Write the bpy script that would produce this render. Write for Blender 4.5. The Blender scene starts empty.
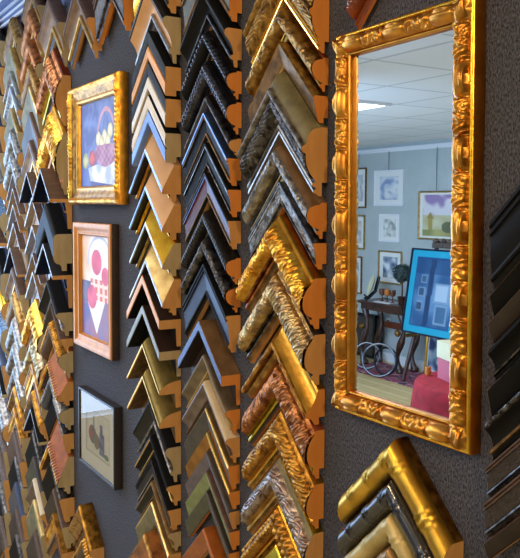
import bpy, math, random
from math import sin, cos, pi, radians, sqrt, exp
from mathutils import Vector, Matrix, noise
random.seed(7)
SC = bpy.context.scene
COL = SC.collection

# ------------------------------------------------------------------ camera
D, EYE = 0.72, 1.80
F = 780.0
TH, PT, RO = radians(31.6), radians(3.5), radians(0.35)
CP = Vector((0, -D, EYE))
A = Vector((-cos(TH)*cos(PT), sin(TH)*cos(PT), -sin(PT)))
R0 = A.cross(Vector((0, 0, 1))).normalized()
U0 = R0.cross(A)
R = R0*cos(RO) + U0*sin(RO)
U = U0*cos(RO) - R0*sin(RO)
_v = Vector((-1, 0, 0))
CX, CY = 260.0, 203+F*_v.dot(U)/_v.dot(A)

def ray(x, y):
    return (A + R*((x-CX)/F) + U*((CY-y)/F)).normalized()

def W(x, y, off=0.0):
    """point of the sample wall (or of a plane parallel to it, off metres into the room) seen at a photo pixel"""
    d = ray(x, y)
    return CP + d*((D-off)/d.y)

# ------------------------------------------------------------------ materials
def lin(h):
    h = h.lstrip('#')
    c = [int(h[i:i+2], 16)/255 for i in (0, 2, 4)]
    return tuple((v/12.92 if v <= .04045 else ((v+.055)/1.055)**2.4) for v in c) + (1,)

MATS = {}
def mat(name, hexc, rough=.5, metal=0., hex2=None, scale=60., bump=0., bscale=None, coat=0., detail=4., stretch=None, emit=0., lo=.35, hi=.65, spec=.5):
    m = bpy.data.materials.new(name)
    m.use_nodes = True
    nt = m.node_tree
    b = nt.nodes['Principled BSDF']
    b.inputs['Roughness'].default_value = rough
    b.inputs['Metallic'].default_value = metal
    b.inputs['Specular IOR Level'].default_value = spec
    b.inputs['Coat Weight'].default_value = coat
    b.inputs['Coat Roughness'].default_value = .12
    b.inputs['Base Color'].default_value = lin(hexc)
    tc = None
    if hex2 or bump:
        tc = nt.nodes.new('ShaderNodeTexCoord')
        mp = nt.nodes.new('ShaderNodeMapping')
        nt.links.new(tc.outputs['Object'], mp.inputs['Vector'])
        if stretch:
            mp.inputs['Scale'].default_value = stretch
    if hex2:
        n = nt.nodes.new('ShaderNodeTexNoise')
        n.inputs['Scale'].default_value = scale
        n.inputs['Detail'].default_value = detail
        nt.links.new(mp.outputs[0], n.inputs['Vector'])
        r = nt.nodes.new('ShaderNodeValToRGB')
        r.color_ramp.elements[0].position = lo
        r.color_ramp.elements[1].position = hi
        r.color_ramp.elements[0].color = lin(hexc)
        r.color_ramp.elements[1].color = lin(hex2)
        nt.links.new(n.outputs['Fac'], r.inputs['Fac'])
        nt.links.new(r.outputs[0], b.inputs['Base Color'])
    if bump:
        n2 = nt.nodes.new('ShaderNodeTexNoise')
        n2.inputs['Scale'].default_value = bscale or scale
        n2.inputs['Detail'].default_value = 5
        nt.links.new(mp.outputs[0], n2.inputs['Vector'])
        bp = nt.nodes.new('ShaderNodeBump')
        bp.inputs['Strength'].default_value = bump
        bp.inputs['Distance'].default_value = .002
        nt.links.new(n2.outputs['Fac'], bp.inputs['Height'])
        nt.links.new(bp.outputs[0], b.inputs['Normal'])
    if emit:
        b.inputs['Emission Color'].default_value = lin(hexc)
        b.inputs['Emission Strength'].default_value = emit
    MATS[name] = m
    return m

mat('gold', '#d8a040', .32, 1, '#b08030', 50, .25, 120)
mat('gold_bright', '#f2c040', .25, 1, '#d89a28', 40, .15, 150)
mat('gold_leaf', '#f0b848', .28, 1, '#b06c1c', 45, .5, 160)
mat('gold_antique', '#c08838', .38, 1, '#6e4418', 60, .4, 140)
mat('gold_old', '#b48c50', .4, 1, '#6c4c28', 70, .4, 150)
mat('gold_pale', '#d8b878', .35, 1, '#b08c50', 40, .2, 150)
mat('gold_green', '#c0a838', .28, 1, '#8c7420', 50, .1, 150)
mat('gold_line', '#f0cc78', .25, 1)
mat('bronze', '#86663e', .5, .6, '#5c4428', 60, .2, 160)
mat('bronze_olive', '#948048', .4, .8, '#6a5a30', 25, .1, 120)
mat('copper', '#b87848', .35, 1, '#643820', 60, .4, 140)
mat('pewter', '#a09a94', .38, 1, '#5a544e', 80, .5, 200)
mat('silver', '#c0bcba', .32, 1, '#989490', 60, .15, 200)
mat('silver_dark', '#6c6662', .35, 1, '#2c2826', 80, .5, 160)
mat('silver_gold', '#c8ac78', .34, 1, '#7c6650', 60, .45, 150)
mat('silver_mauve', '#a4968e', .34, 1, '#6a5248', 60, .5, 150)
mat('silver_skylit', '#8ca4d0', .34, 1, '#7088b8', 30)  # silver with the blue of the reflected sky tinted in
mat('satin_skylit', '#6c90d0', .45, .2, '#6084c4', 20)  # sky reflection on satin silver, put into the base colour
mat('olive_grey', '#78704e', .55, .15, '#5c563c', 40)
mat('taupe', '#7a6a52', .45, .5, '#5c4e3c', 40)
mat('grey_silver', '#8c8c82', .5, .2, '#7c7c74', 40)
mat('taupe_light', '#a4907c', .6, 0, '#94806c', 40)
mat('grey_light', '#949098', .55, 0, '#84828c', 40)
mat('taupe_mauve', '#7c6c66', .42, .5, '#62544e', 40)
mat('slate', '#4a4440', .5, .2, '#3a3633', 60)
mat('slate_blue', '#2c3a58', .5, .1, '#26324a', 40)
mat('mauve', '#6a6068', .5, .2, '#5a5058', 50)
mat('ochre', '#9c6c2c', .4, .6, '#7e5420', 40)
mat('sage', '#848c5c', .5, .2, '#70784c', 50)
mat('olive_dark', '#4a4a34', .5, .1, '#3c3c2c', 50)
mat('black', '#0e0d0d', .55, 0, spec=.14)
mat('black_metal', '#4a484e', .22, .9, '#2c2a2e', 60)
mat('black_satin', '#171412', .45, spec=.25)
mat('black_carved', '#221c18', .32, .4, '#0c0a0a', 90, .4, 200)
mat('navy', '#0f1730', .28, 0, coat=.3)
mat('blue_polish', '#24386c', .4, .1)
mat('blue_mosaic', '#20406c', .3, .4, '#7088a0', 120, .4, 200)
mat('brown_dark', '#2e1e17', .45, 0, '#22150f', 40)
mat('brown', '#5a4030', .45, .1, '#46301f', 30, stretch=(1, 1, 3))
mat('brown_tan', '#8a6a48', .42, .3, '#6c5034', 30)
mat('wine', '#5a1c14', .4, 0, '#441410', 40)
mat('red_brown', '#7c3414', .35, 0, '#5e240e', 40, coat=.3)
mat('orange_brown', '#a0561c', .4, .15, '#84420f', 40)
mat('tan', '#d8a878', .42, .35, '#c89868', 20)
mat('cream', '#d8c4a4', .45, 0, '#c8b490', 25)
mat('peach', '#d8964c', .45, .1, '#c88640', 25)
mat('white_cream', '#e0d4c4', .5, 0, '#d0c4b0', 25)
mat('yellow_green', '#b8b040', .35, .7, '#8a8428', 40)
mat('marble_brown', '#a0602c', .35, .2, '#6a3814', 40, lo=.4, hi=.6)
mat('bamboo_gold', '#d0a23c', .36, 1, '#a47c30', 25)
mat('bamboo_brown', '#8c6a3c', .35, .6, '#6c5030', 25)
mat('bamboo_black', '#15131a', .25, 0, '#201a1a', 25, coat=.4)
mat('bamboo_straw', '#bca468', .4, .3, '#9c8448', 25)
mat('wood_orange', '#d88c3c', .6, 0, '#cc7a2c', 9, stretch=(1, 6, 1.2), bump=.1, bscale=60)
mat('wood_tan', '#d09a58', .6, 0, '#c08848', 9, stretch=(1, 6, 1.2), bump=.1, bscale=60)
mat('wood_pale', '#b8a47c', .6, 0, '#a89268', 9, stretch=(1, 6, 1.2), bump=.1, bscale=60)
mat('mirror_gold', '#d6963e', .34, 1, '#a66c2a', 30, .2, 90)
mat('mirror_gold_side', '#c47c28', .38, 1, '#a8641c', 30)
mat('mirror_glass', '#eef2f2', .0, 1)
mat('paper_mat', '#f0e6cc', .8)
mat('frame_oak', '#c88028', .42, .2, '#b06f20', 25, stretch=(3, 3, .6))
mat('frame_dark', '#241c18', .4)
mat('white_paint', '#e4e6ea', .4)
mat('wall_paint', '#b6bfbe', .7, 0, '#b0b9b8', 6)
mat('trim_blue', '#5c6c98', .6)
mat('upper_wall_bluelit', '#3c4c6c', .8)  # plain wall, its blue daylight put into the colour
mat('walnut', '#4a2a1e', .35, 0, '#301810', 12, coat=.3)
mat('black_iron', '#141416', .45, .3)
mat('steel', '#6c7076', .35, 1)
mat('leaf_green', '#2c4030', .6, 0, '#3c4c50', 60)
mat('mat_cyan', '#20a8c8', .55, 0, '#2090bc', 20)
mat('cloth_red', '#a40f26', .8, 0, '#860a1c', 20, bump=.2, bscale=200)
mat('box_pink', '#c06474', .5)
mat('box_cream', '#d8d2ac', .5)
mat('amber', '#c0702c', .3)
mat('goblet_brown', '#5c3426', .25, 0, coat=.4)
mat('plastic_white', '#e8e8e4', .4)
mat('linen_white', '#dcdcd8', .8)

def glass_mat():
    m = bpy.data.materials.new('clear_glass'); m.use_nodes = True
    nt = m.node_tree; nt.nodes.clear()
    o = nt.nodes.new('ShaderNodeOutputMaterial'); mx = nt.nodes.new('ShaderNodeMixShader')
    t = nt.nodes.new('ShaderNodeBsdfTransparent'); g = nt.nodes.new('ShaderNodeBsdfGlossy')
    g.inputs['Roughness'].default_value = .0
    fr = nt.nodes.new('ShaderNodeFresnel'); fr.inputs['IOR'].default_value = 1.5
    nt.links.new(fr.outputs[0], mx.inputs[0]); nt.links.new(t.outputs[0], mx.inputs[1]); nt.links.new(g.outputs[0], mx.inputs[2])
    nt.links.new(mx.outputs[0], o.inputs[0]); MATS['clear_glass'] = m
glass_mat()

def carpet_mat():
    m = mat('carpet_wall', '#322c2a', .95, 0, spec=.1)
    nt = m.node_tree; b = nt.nodes['Principled BSDF']
    tc = nt.nodes.new('ShaderNodeTexCoord')
    mp = nt.nodes.new('ShaderNodeMapping'); mp.inputs['Scale'].default_value = (1.8, 1, .9)
    n = nt.nodes.new('ShaderNodeTexNoise'); n.inputs['Scale'].default_value = 260; n.inputs['Detail'].default_value = 3
    r = nt.nodes.new('ShaderNodeValToRGB')
    r.color_ramp.elements[0].position = .3; r.color_ramp.elements[1].position = .72
    r.color_ramp.elements[0].color = lin('#1f1f22'); r.color_ramp.elements[1].color = lin('#68676e')
    w = nt.nodes.new('ShaderNodeTexWave'); w.inputs['Scale'].default_value = 70; w.inputs['Distortion'].default_value = 2; w.inputs['Detail'].default_value = 2
    w.inputs['Detail Scale'].default_value = 3
    ad = nt.nodes.new('ShaderNodeMath'); ad.operation = 'ADD'
    bp = nt.nodes.new('ShaderNodeBump'); bp.inputs['Strength'].default_value = .6; bp.inputs['Distance'].default_value = .003
    L = nt.links.new
    L(tc.outputs['Object'], mp.inputs[0]); L(mp.outputs[0], n.inputs[0]); L(mp.outputs[0], w.inputs[0]); L(n.outputs[0], r.inputs[0])
    L(r.outputs[0], b.inputs['Base Color']); L(n.outputs[0], ad.inputs[0]); L(w.outputs['Fac'], ad.inputs[1]); L(ad.outputs[0], bp.inputs['Height']); L(bp.outputs[0], b.inputs['Normal'])
carpet_mat()

def ceiling_mat():
    m = mat('ceiling_tiles', '#d8dcde', .85)
    nt = m.node_tree; b = nt.nodes['Principled BSDF']
    tc = nt.nodes.new('ShaderNodeTexCoord')
    br = nt.nodes.new('ShaderNodeTexBrick'); br.offset = 0; br.inputs['Scale'].default_value = 1
    br.inputs['Color1'].default_value = lin('#dde1e3'); br.inputs['Color2'].default_value = lin('#d6dbde'); br.inputs['Mortar'].default_value = lin('#b4bcc0')
    br.inputs['Mortar Size'].default_value = .012; br.inputs['Brick Width'].default_value = .6; br.inputs['Row Height'].default_value = .6
    nt.links.new(tc.outputs['Object'], br.inputs[0]); nt.links.new(br.outputs['Color'], b.inputs['Base Color'])
ceiling_mat()

def floor_mat():
    m = mat('floor_boards', '#c8ae78', .35)
    nt = m.node_tree; b = nt.nodes['Principled BSDF']
    tc = nt.nodes.new('ShaderNodeTexCoord')
    br = nt.nodes.new('ShaderNodeTexBrick'); br.inputs['Scale'].default_value = 1
    br.inputs['Color1'].default_value = lin('#e0c890'); br.inputs['Color2'].default_value = lin('#d4b87e'); br.inputs['Mortar'].default_value = lin('#8a7040')
    br.inputs['Mortar Size'].default_value = .003; br.inputs['Brick Width'].default_value = 1.2; br.inputs['Row Height'].default_value = .09
    nt.links.new(tc.outputs['Object'], br.inputs[0]); nt.links.new(br.outputs['Color'], b.inputs['Base Color'])
floor_mat()

def rug_mat():
    m = mat('rug_weave', '#7c2838', .95)
    nt = m.node_tree; b = nt.nodes['Principled BSDF']
    tc = nt.nodes.new('ShaderNodeTexCoord')
    v = nt.nodes.new('ShaderNodeTexVoronoi'); v.inputs['Scale'].default_value = 9
    r = nt.nodes.new('ShaderNodeValToRGB'); r.color_ramp.interpolation = 'CONSTANT'
    e = r.color_ramp.elements; e[0].position = 0; e[0].color = lin('#8c2c44'); e[1].position = .32; e[1].color = lin('#985064')
    for p_, c_ in ((.5, '#3c2840'), (.62, '#a8787c'), (.8, '#702038')):
        q = e.new(p_); q.color = lin(c_)
    nt.links.new(tc.outputs['Object'], v.inputs[0]); nt.links.new(v.outputs['Distance'], r.inputs[0]); nt.links.new(r.outputs[0], b.inputs['Base Color'])
rug_mat()

def vcol_mat(name, rough=.6):
    m = mat(name, '#ffffff', rough)
    nt = m.node_tree; a = nt.nodes.new('ShaderNodeVertexColor'); a.layer_name = 'paint'
    nt.links.new(a.outputs[0], nt.nodes['Principled BSDF'].inputs['Base Color'])
vcol_mat('painted_canvas', .6)

# ------------------------------------------------------------------ object helpers
def mesh_obj(name, verts, faces, mats, parent=None, midx=None, smooth=True, angle=35):
    me = bpy.data.meshes.new(name)
    me.from_pydata([tuple(v) for v in verts], [], faces)
    if isinstance(mats, str): mats = [mats]
    for m in mats: me.materials.append(MATS[m])
    if midx: me.polygons.foreach_set('material_index', midx)
    me.update()
    if smooth:
        me.polygons.foreach_set('use_smooth', [True]*len(me.polygons))
        me.set_sharp_from_angle(angle=radians(angle))
    o = bpy.data.objects.new(name, me)
    COL.objects.link(o)
    if parent: o.parent = parent
    return o

def empty(name, loc, label, cat, group=None, rot=(0, 0, 0)):
    o = bpy.data.objects.new(name, None)
    o.empty_display_size = .05
    o.location = loc; o.rotation_euler = rot
    COL.objects.link(o)
    o['label'] = label; o['category'] = cat
    if group: o['group'] = group
    return o

def tag(o, label, cat, group=None, kind=None):
    o['label'] = label; o['category'] = cat
    if group: o['group'] = group
    if kind: o['kind'] = kind
    return o

class MB:
    def __init__(s): s.v = []; s.f = []
    def box(s, x0, y0, z0, x1, y1, z1, M=None):
        b = len(s.v)
        p = [Vector((x, y, z)) for z in (z0, z1) for y in (y0, y1) for x in (x0, x1)]
        if M: p = [M @ q for q in p]
        s.v += p
        s.f += [(b, b+2, b+3, b+1), (b+4, b+5, b+7, b+6), (b, b+1, b+5, b+4), (b+2, b+6, b+7, b+3), (b, b+4, b+6, b+2), (b+1, b+3, b+7, b+5)]
        return s
    def quad(s, a, b, c, d):
        n = len(s.v); s.v += [a, b, c, d]; s.f.append((n, n+1, n+2, n+3)); return s
    def lathe(s, prof, n=20, M=None, cap=True):
        b = len(s.v)
        for r, z in prof:
            for k in range(n):
                q = Vector((r*cos(2*pi*k/n), r*sin(2*pi*k/n), z)); s.v.append(M @ q if M else q)
        for i in range(len(prof)-1):
            for k in range(n):
                s.f.append((b+i*n+k, b+i*n+(k+1) % n, b+(i+1)*n+(k+1) % n, b+(i+1)*n+k))
        if cap:
            s.f.append(tuple(b+k for k in reversed(range(n)))); s.f.append(tuple(b+(len(prof)-1)*n+k for k in range(n)))
        return s
    def tube(s, pts, rad, n=8, closed=False):
        pts = [Vector(p) for p in pts]; b = len(s.v); m = len(pts)
        rad = rad if isinstance(rad, (list, tuple)) else [rad]*m
        for i, p in enumerate(pts):
            t = (pts[(i+1) % m]-pts[i-1]) if closed else (pts[min(i+1, m-1)]-pts[max(i-1, 0)])
            t.normalize()
            h = Vector((0, 0, 1)) if abs(t.z) < .9 else Vector((0, 1, 0))
            u = t.cross(h).normalized(); w = t.cross(u)
            for k in range(n):
                s.v.append(p+(u*cos(2*pi*k/n)+w*sin(2*pi*k/n))*rad[i])
        for i in range(m if closed else m-1):
            j = (i+1) % m
            for k in range(n):
                s.f.append((b+i*n+k, b+i*n+(k+1) % n, b+j*n+(k+1) % n, b+j*n+k))
        if not closed:
            s.f.append(tuple(b+k for k in range(n))); s.f.append(tuple(b+(m-1)*n+k for k in reversed(range(n))))
        return s
    def build(s, name, m, parent=None, angle=35, smooth=True):
        return mesh_obj(name, s.v, s.f, m, parent, smooth=smooth, angle=angle)

# ------------------------------------------------------------------ ornament
def orn_h(kind, s, tt, p, seed):
    """relief height 0..1; s metres along the moulding, tt 0..1 across the band, p period in metres"""
    if kind == 'bead':
        a = ((s/p) % 1 - .5)*2.1; b = (tt-.5)*2
        return sqrt(max(0, 1-a*a-b*b))
    if kind == 'rope':
        return abs(sin(pi*(s/p+tt*1.0)))**.7*sin(pi*tt)**.5
    if kind == 'gadroon':
        return abs(sin(pi*s/p))**.6*sin(pi*min(1, max(0, tt)))**.6
    if kind == 'reed':
        n = max(1, round(p*1000)); return abs(sin(pi*n*tt))
    e = min(1, tt*7, (1-tt)*7)
    e = max(0, e)
    if kind == 'scroll':
        n = noise.noise(Vector((s/p, tt*1.3, seed)))
        q = s/p+.35*sin(2*pi*tt+seed)+.6*n
        return e*(.55*abs(sin(2*pi*q+2.5*tt))+.45*abs(sin(pi*q*1.0-5*tt+3*n)))
    if kind == 'fine':
        n = noise.noise(Vector((s/p, tt*2.5, seed))); m = noise.noise(Vector((s/p*2.1, tt*5, seed+4)))
        return e*(.6*(1-abs(2*n))+.4*(1-abs(2*m)))*.9
    if kind == 'rococo':
        n = noise.noise(Vector((s/p*.9, tt*1.2, seed)))
        c = s/p+.3*n
        d = noise.voronoi(Vector((s/p*2.1+.5*n, tt*2.0+.25*sin(2*pi*c), seed)))[0][0]
        a = abs(sin(pi*(1.2*tt+.75*sin(2*pi*c)+.4*n)))**.8
        return e*(.62*max(0, 1-1.35*d*d)+.42*a+.10*abs(sin(pi*(5*c+2.5*tt+2*n))))
    if kind == 'scallop':
        a = ((s/p) % 1-.5)*2
        return e*(sqrt(max(0, 1-a*a))*(.4+.6*tt))
    if kind == 'spot':
        a = ((s/p+.5*(int(tt*2) % 2)) % 1-.5)*2.4; b = ((tt*2) % 1-.5)*2.4
        return max(0, 1-a*a-b*b)
    return 0

# ------------------------------------------------------------------ moulding profiles: (v across 0 outer .. 1 inner, depth 0..1)
def bez(p0, p1, p2, n=8):
    return [((1-t)**2*p0[0]+2*t*(1-t)*p1[0]+t*t*p2[0], (1-t)**2*p0[1]+2*t*(1-t)*p1[1]+t*t*p2[1]) for t in [i/n for i in range(n+1)]]
PR = {
 'scoop': [(0, 0), (0, .8), (.03, .93), (.08, 1), (.17, 1), (.2, .95)] + bez((.22, .93), (.42, .5), (.68, .5)) + [(.69, .62), (.73, .68), (.79, .66), (.81, .52), (.84, .5), (.97, .46), (1, .42)],
 'cushion': [(0, 0), (0, .3), (.04, .36)] + bez((.05, .38), (.1, 1.1), (.42, 1)) + bez((.42, 1), (.66, .9), (.72, .5))[1:] + [(.73, .42), (.78, .42), (.79, .52), (.84, .56), (.88, .52), (.89, .42), (1, .36)],
 'flat': [(0, 0), (0, .92), (.02, 1), (.08, 1), (.1, .9), (.13, .9), (.15, .96), (.2, .96), (.22, .86), (.78, .74), (.79, .82), (.84, .84), (.88, .8), (.89, .7), (1, .62)],
 'plain': [(0, 0), (0, .86), (.02, .93), (.09, 1), (.13, .97), (.9, .68), (.97, .62), (1, .56)],
 'ramp': [(0, 0), (0, .34), (.02, .38), (.66, .97), (.7, 1), (.76, 1), (.79, .94), (.8, .6), (.86, .56), (.87, .64), (.91, .64), (.92, .5), (1, .42)],
 'box': [(0, 0), (0, .97), (.02, 1), (.3, 1), (.33, .97), (.33, .24), (1, .2)],
 'thinbox': [(0, 0), (0, .98), (.01, 1), (.09, 1), (.12, .97), (.12, .3), (.4, .26), (.41, .34), (.46, .34), (.47, .24), (1, .2)],
 'coveout': [(0, 0), (0, .12)] + bez((.01, .14), (.06, .82), (.34, .95), 10) + [(.36, 1), (.44, 1), (.47, .96), (.47, .28), (1, .24)],
 'round': [(0, 0)] + bez((0, .12), (0, .9), (.35, 1)) + bez((.35, 1), (.8, .95), (.86, .3))[1:] + [(.88, .3), (1, .28)],
 'softbox': [(0, 0), (0, .72)] + bez((0, .74), (.01, 1), (.2, 1)) + [(.62, 1)] + bez((.62, 1), (.8, .98), (.82, .7))[1:] + [(.83, .6), (1, .56)],
 'deepcushion': [(0, 0), (0, .3)] + bez((.01, .32), (.03, .78), (.24, .82), 8) + [(.26, .86), (.29, .98), (.33, 1), (.37, .97), (.39, .86)] + bez((.4, .84), (.6, .9), (.76, .5), 8) + [(.77, .46), (.8, .46), (.81, .58), (.85, .6), (.87, .46), (.9, .46), (.91, .55), (.95, .55), (.97, .42), (1, .36)],
 'block': [(0, 0), (0, .92), (.02, .97), (.48, .97), (.5, .88), (.54, .88), (.56, .97), (.6, 1), (.96, 1), (1, .96), (1, .62)],
 'carved': [(0, 0), (0, .5), (.03, .58), (.08, .64)] + bez((.1, .62), (.3, 1.06), (.56, 1)) + bez((.56, 1), (.7, .94), (.76, .66))[1:] + [(.77, .6), (.8, .6), (.81, .68), (.86, .7), (.9, .66), (.91, .56), (1, .48)],
 'reverse': [(0, 0), (0, .3), (.03, .36), (.1, .4)] + bez((.1, .42), (.4, .5), (.62, .92)) + [(.64, 1), (.76, 1), (.8, .92), (.82, .7), (.9, .62), (1, .52)],
}

def leg_mesh(parent, sgn, a, w, dep, prof, zones, orns, wood, seed, fine):
    """one mitred leg; its outer top corner runs from (0,0) to (sgn*a, -a)"""
    P = PR[prof]
    lipd = min(.3, P[-1][1]*.6)
    back = [(1, lipd), (.8, lipd), (.8, 0)] if prof not in ('box', 'thinbox', 'coveout') else [(1, 0)]
    def zone_of(v):
        for i, z in enumerate(zones):
            if v <= z[0]+1e-6: return i
        return len(zones)-1
    runs = {}
    for (v0, d0), (v1, d1) in zip(P, P[1:]):
        zi = zone_of((v0+v1)/2) if v1 > v0 else zone_of(min(v0, v1))
        runs.setdefault(zi, [])
        r = runs[zi]
        has = any(o[0] < v1 and o[1] > v0 for o in orns)
        n = max(1, int(abs(v1-v0)*w/(.0011 if fine else .0022))) if has else 1
        for k in range(n+1):
            p = (v0+(v1-v0)*k/n, d0+(d1-d0)*k/n)
            if not r or (abs(r[-1][0]-p[0])+abs(r[-1][1]-p[1]) > 1e-6): r.append(p)
    rail_v, rail_f, rail_m, rail_mats = [], [], [], []
    extra = {}
    for zi, pts in runs.items():
        zend, zm, zpart = zones[zi]
        vmin, vmax = pts[0][0], pts[-1][0]
        my = [o for o in orns if o[0] < vmax-1e-6 and o[1] > vmin+1e-6]
        nx = (int(a/(.0006 if fine else .0014))) if my else 1
        vs, fs = [], []
        for i in range(nx+1):
            x = a*i/nx
            for v, d in pts:
                t = v*w
                s = sqrt(2)*x + t/sqrt(2)
                h = 0
                for o in my:
                    if o[0]-1e-6 <= v <= o[1]+1e-6:
                        tt = (v-o[0])/(o[1]-o[0])
                        h += o[3]*.001*orn_h(o[2], s, min(1, max(0, tt)), o[4]*.001, seed)
                vs.append((sgn*x, -(d*dep+h), -x-t))
        m = len(pts)
        for i in range(nx):
            for j in range(m-1):
                q = (i*m+j, i*m+j+1, (i+1)*m+j+1, (i+1)*m+j)
                fs.append(q if sgn < 0 else q[::-1])
        if zpart:
            extra.setdefault((zpart, zm), []).append((vs, fs))
        else:
            if zm not in rail_mats: rail_mats.append(zm)
            b = len(rail_v); rail_v += vs; rail_f += [tuple(b+k for k in f) for f in fs]; rail_m += [rail_mats.index(zm)]*len(fs)
    # rabbet and back
    if wood not in rail_mats: rail_mats.append(wood)
    bp = [P[-1]]+back+[P[0]]
    b = len(rail_v)
    for i in range(2):
        for v, d in bp: rail_v.append((sgn*a*i, -d*dep, -a*i-v*w))
    m = len(bp)
    for j in range(m-1):
        q = (b+j, b+j+1, b+m+j+1, b+m+j); rail_f.append(q if sgn < 0 else q[::-1]); rail_m.append(rail_mats.index(wood))
    rail = mesh_obj('rail', rail_v, rail_f, rail_mats, parent, rail_m, angle=60 if orns else 35)
    for (pn, zm), lst in extra.items():
        V_, F_ = [], []
        for vs, fs in lst:
            b = len(V_); V_ += vs; F_ += [tuple(b+k for k in f) for f in fs]
        mesh_obj(pn, V_, F_, zm, rail, angle=100 if len(F_) > 60 else 35)
    # sawn end, raw wood
    ring = P+back
    e = .0002
    V_ = [(sgn*(a+e), -d*dep, -a-v*w) for v, d in ring]
    f = tuple(range(len(V_)))
    mesh_obj('sawn_end', V_, [f if sgn > 0 else f[::-1]], wood, rail, smooth=False)
    return rail

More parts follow.
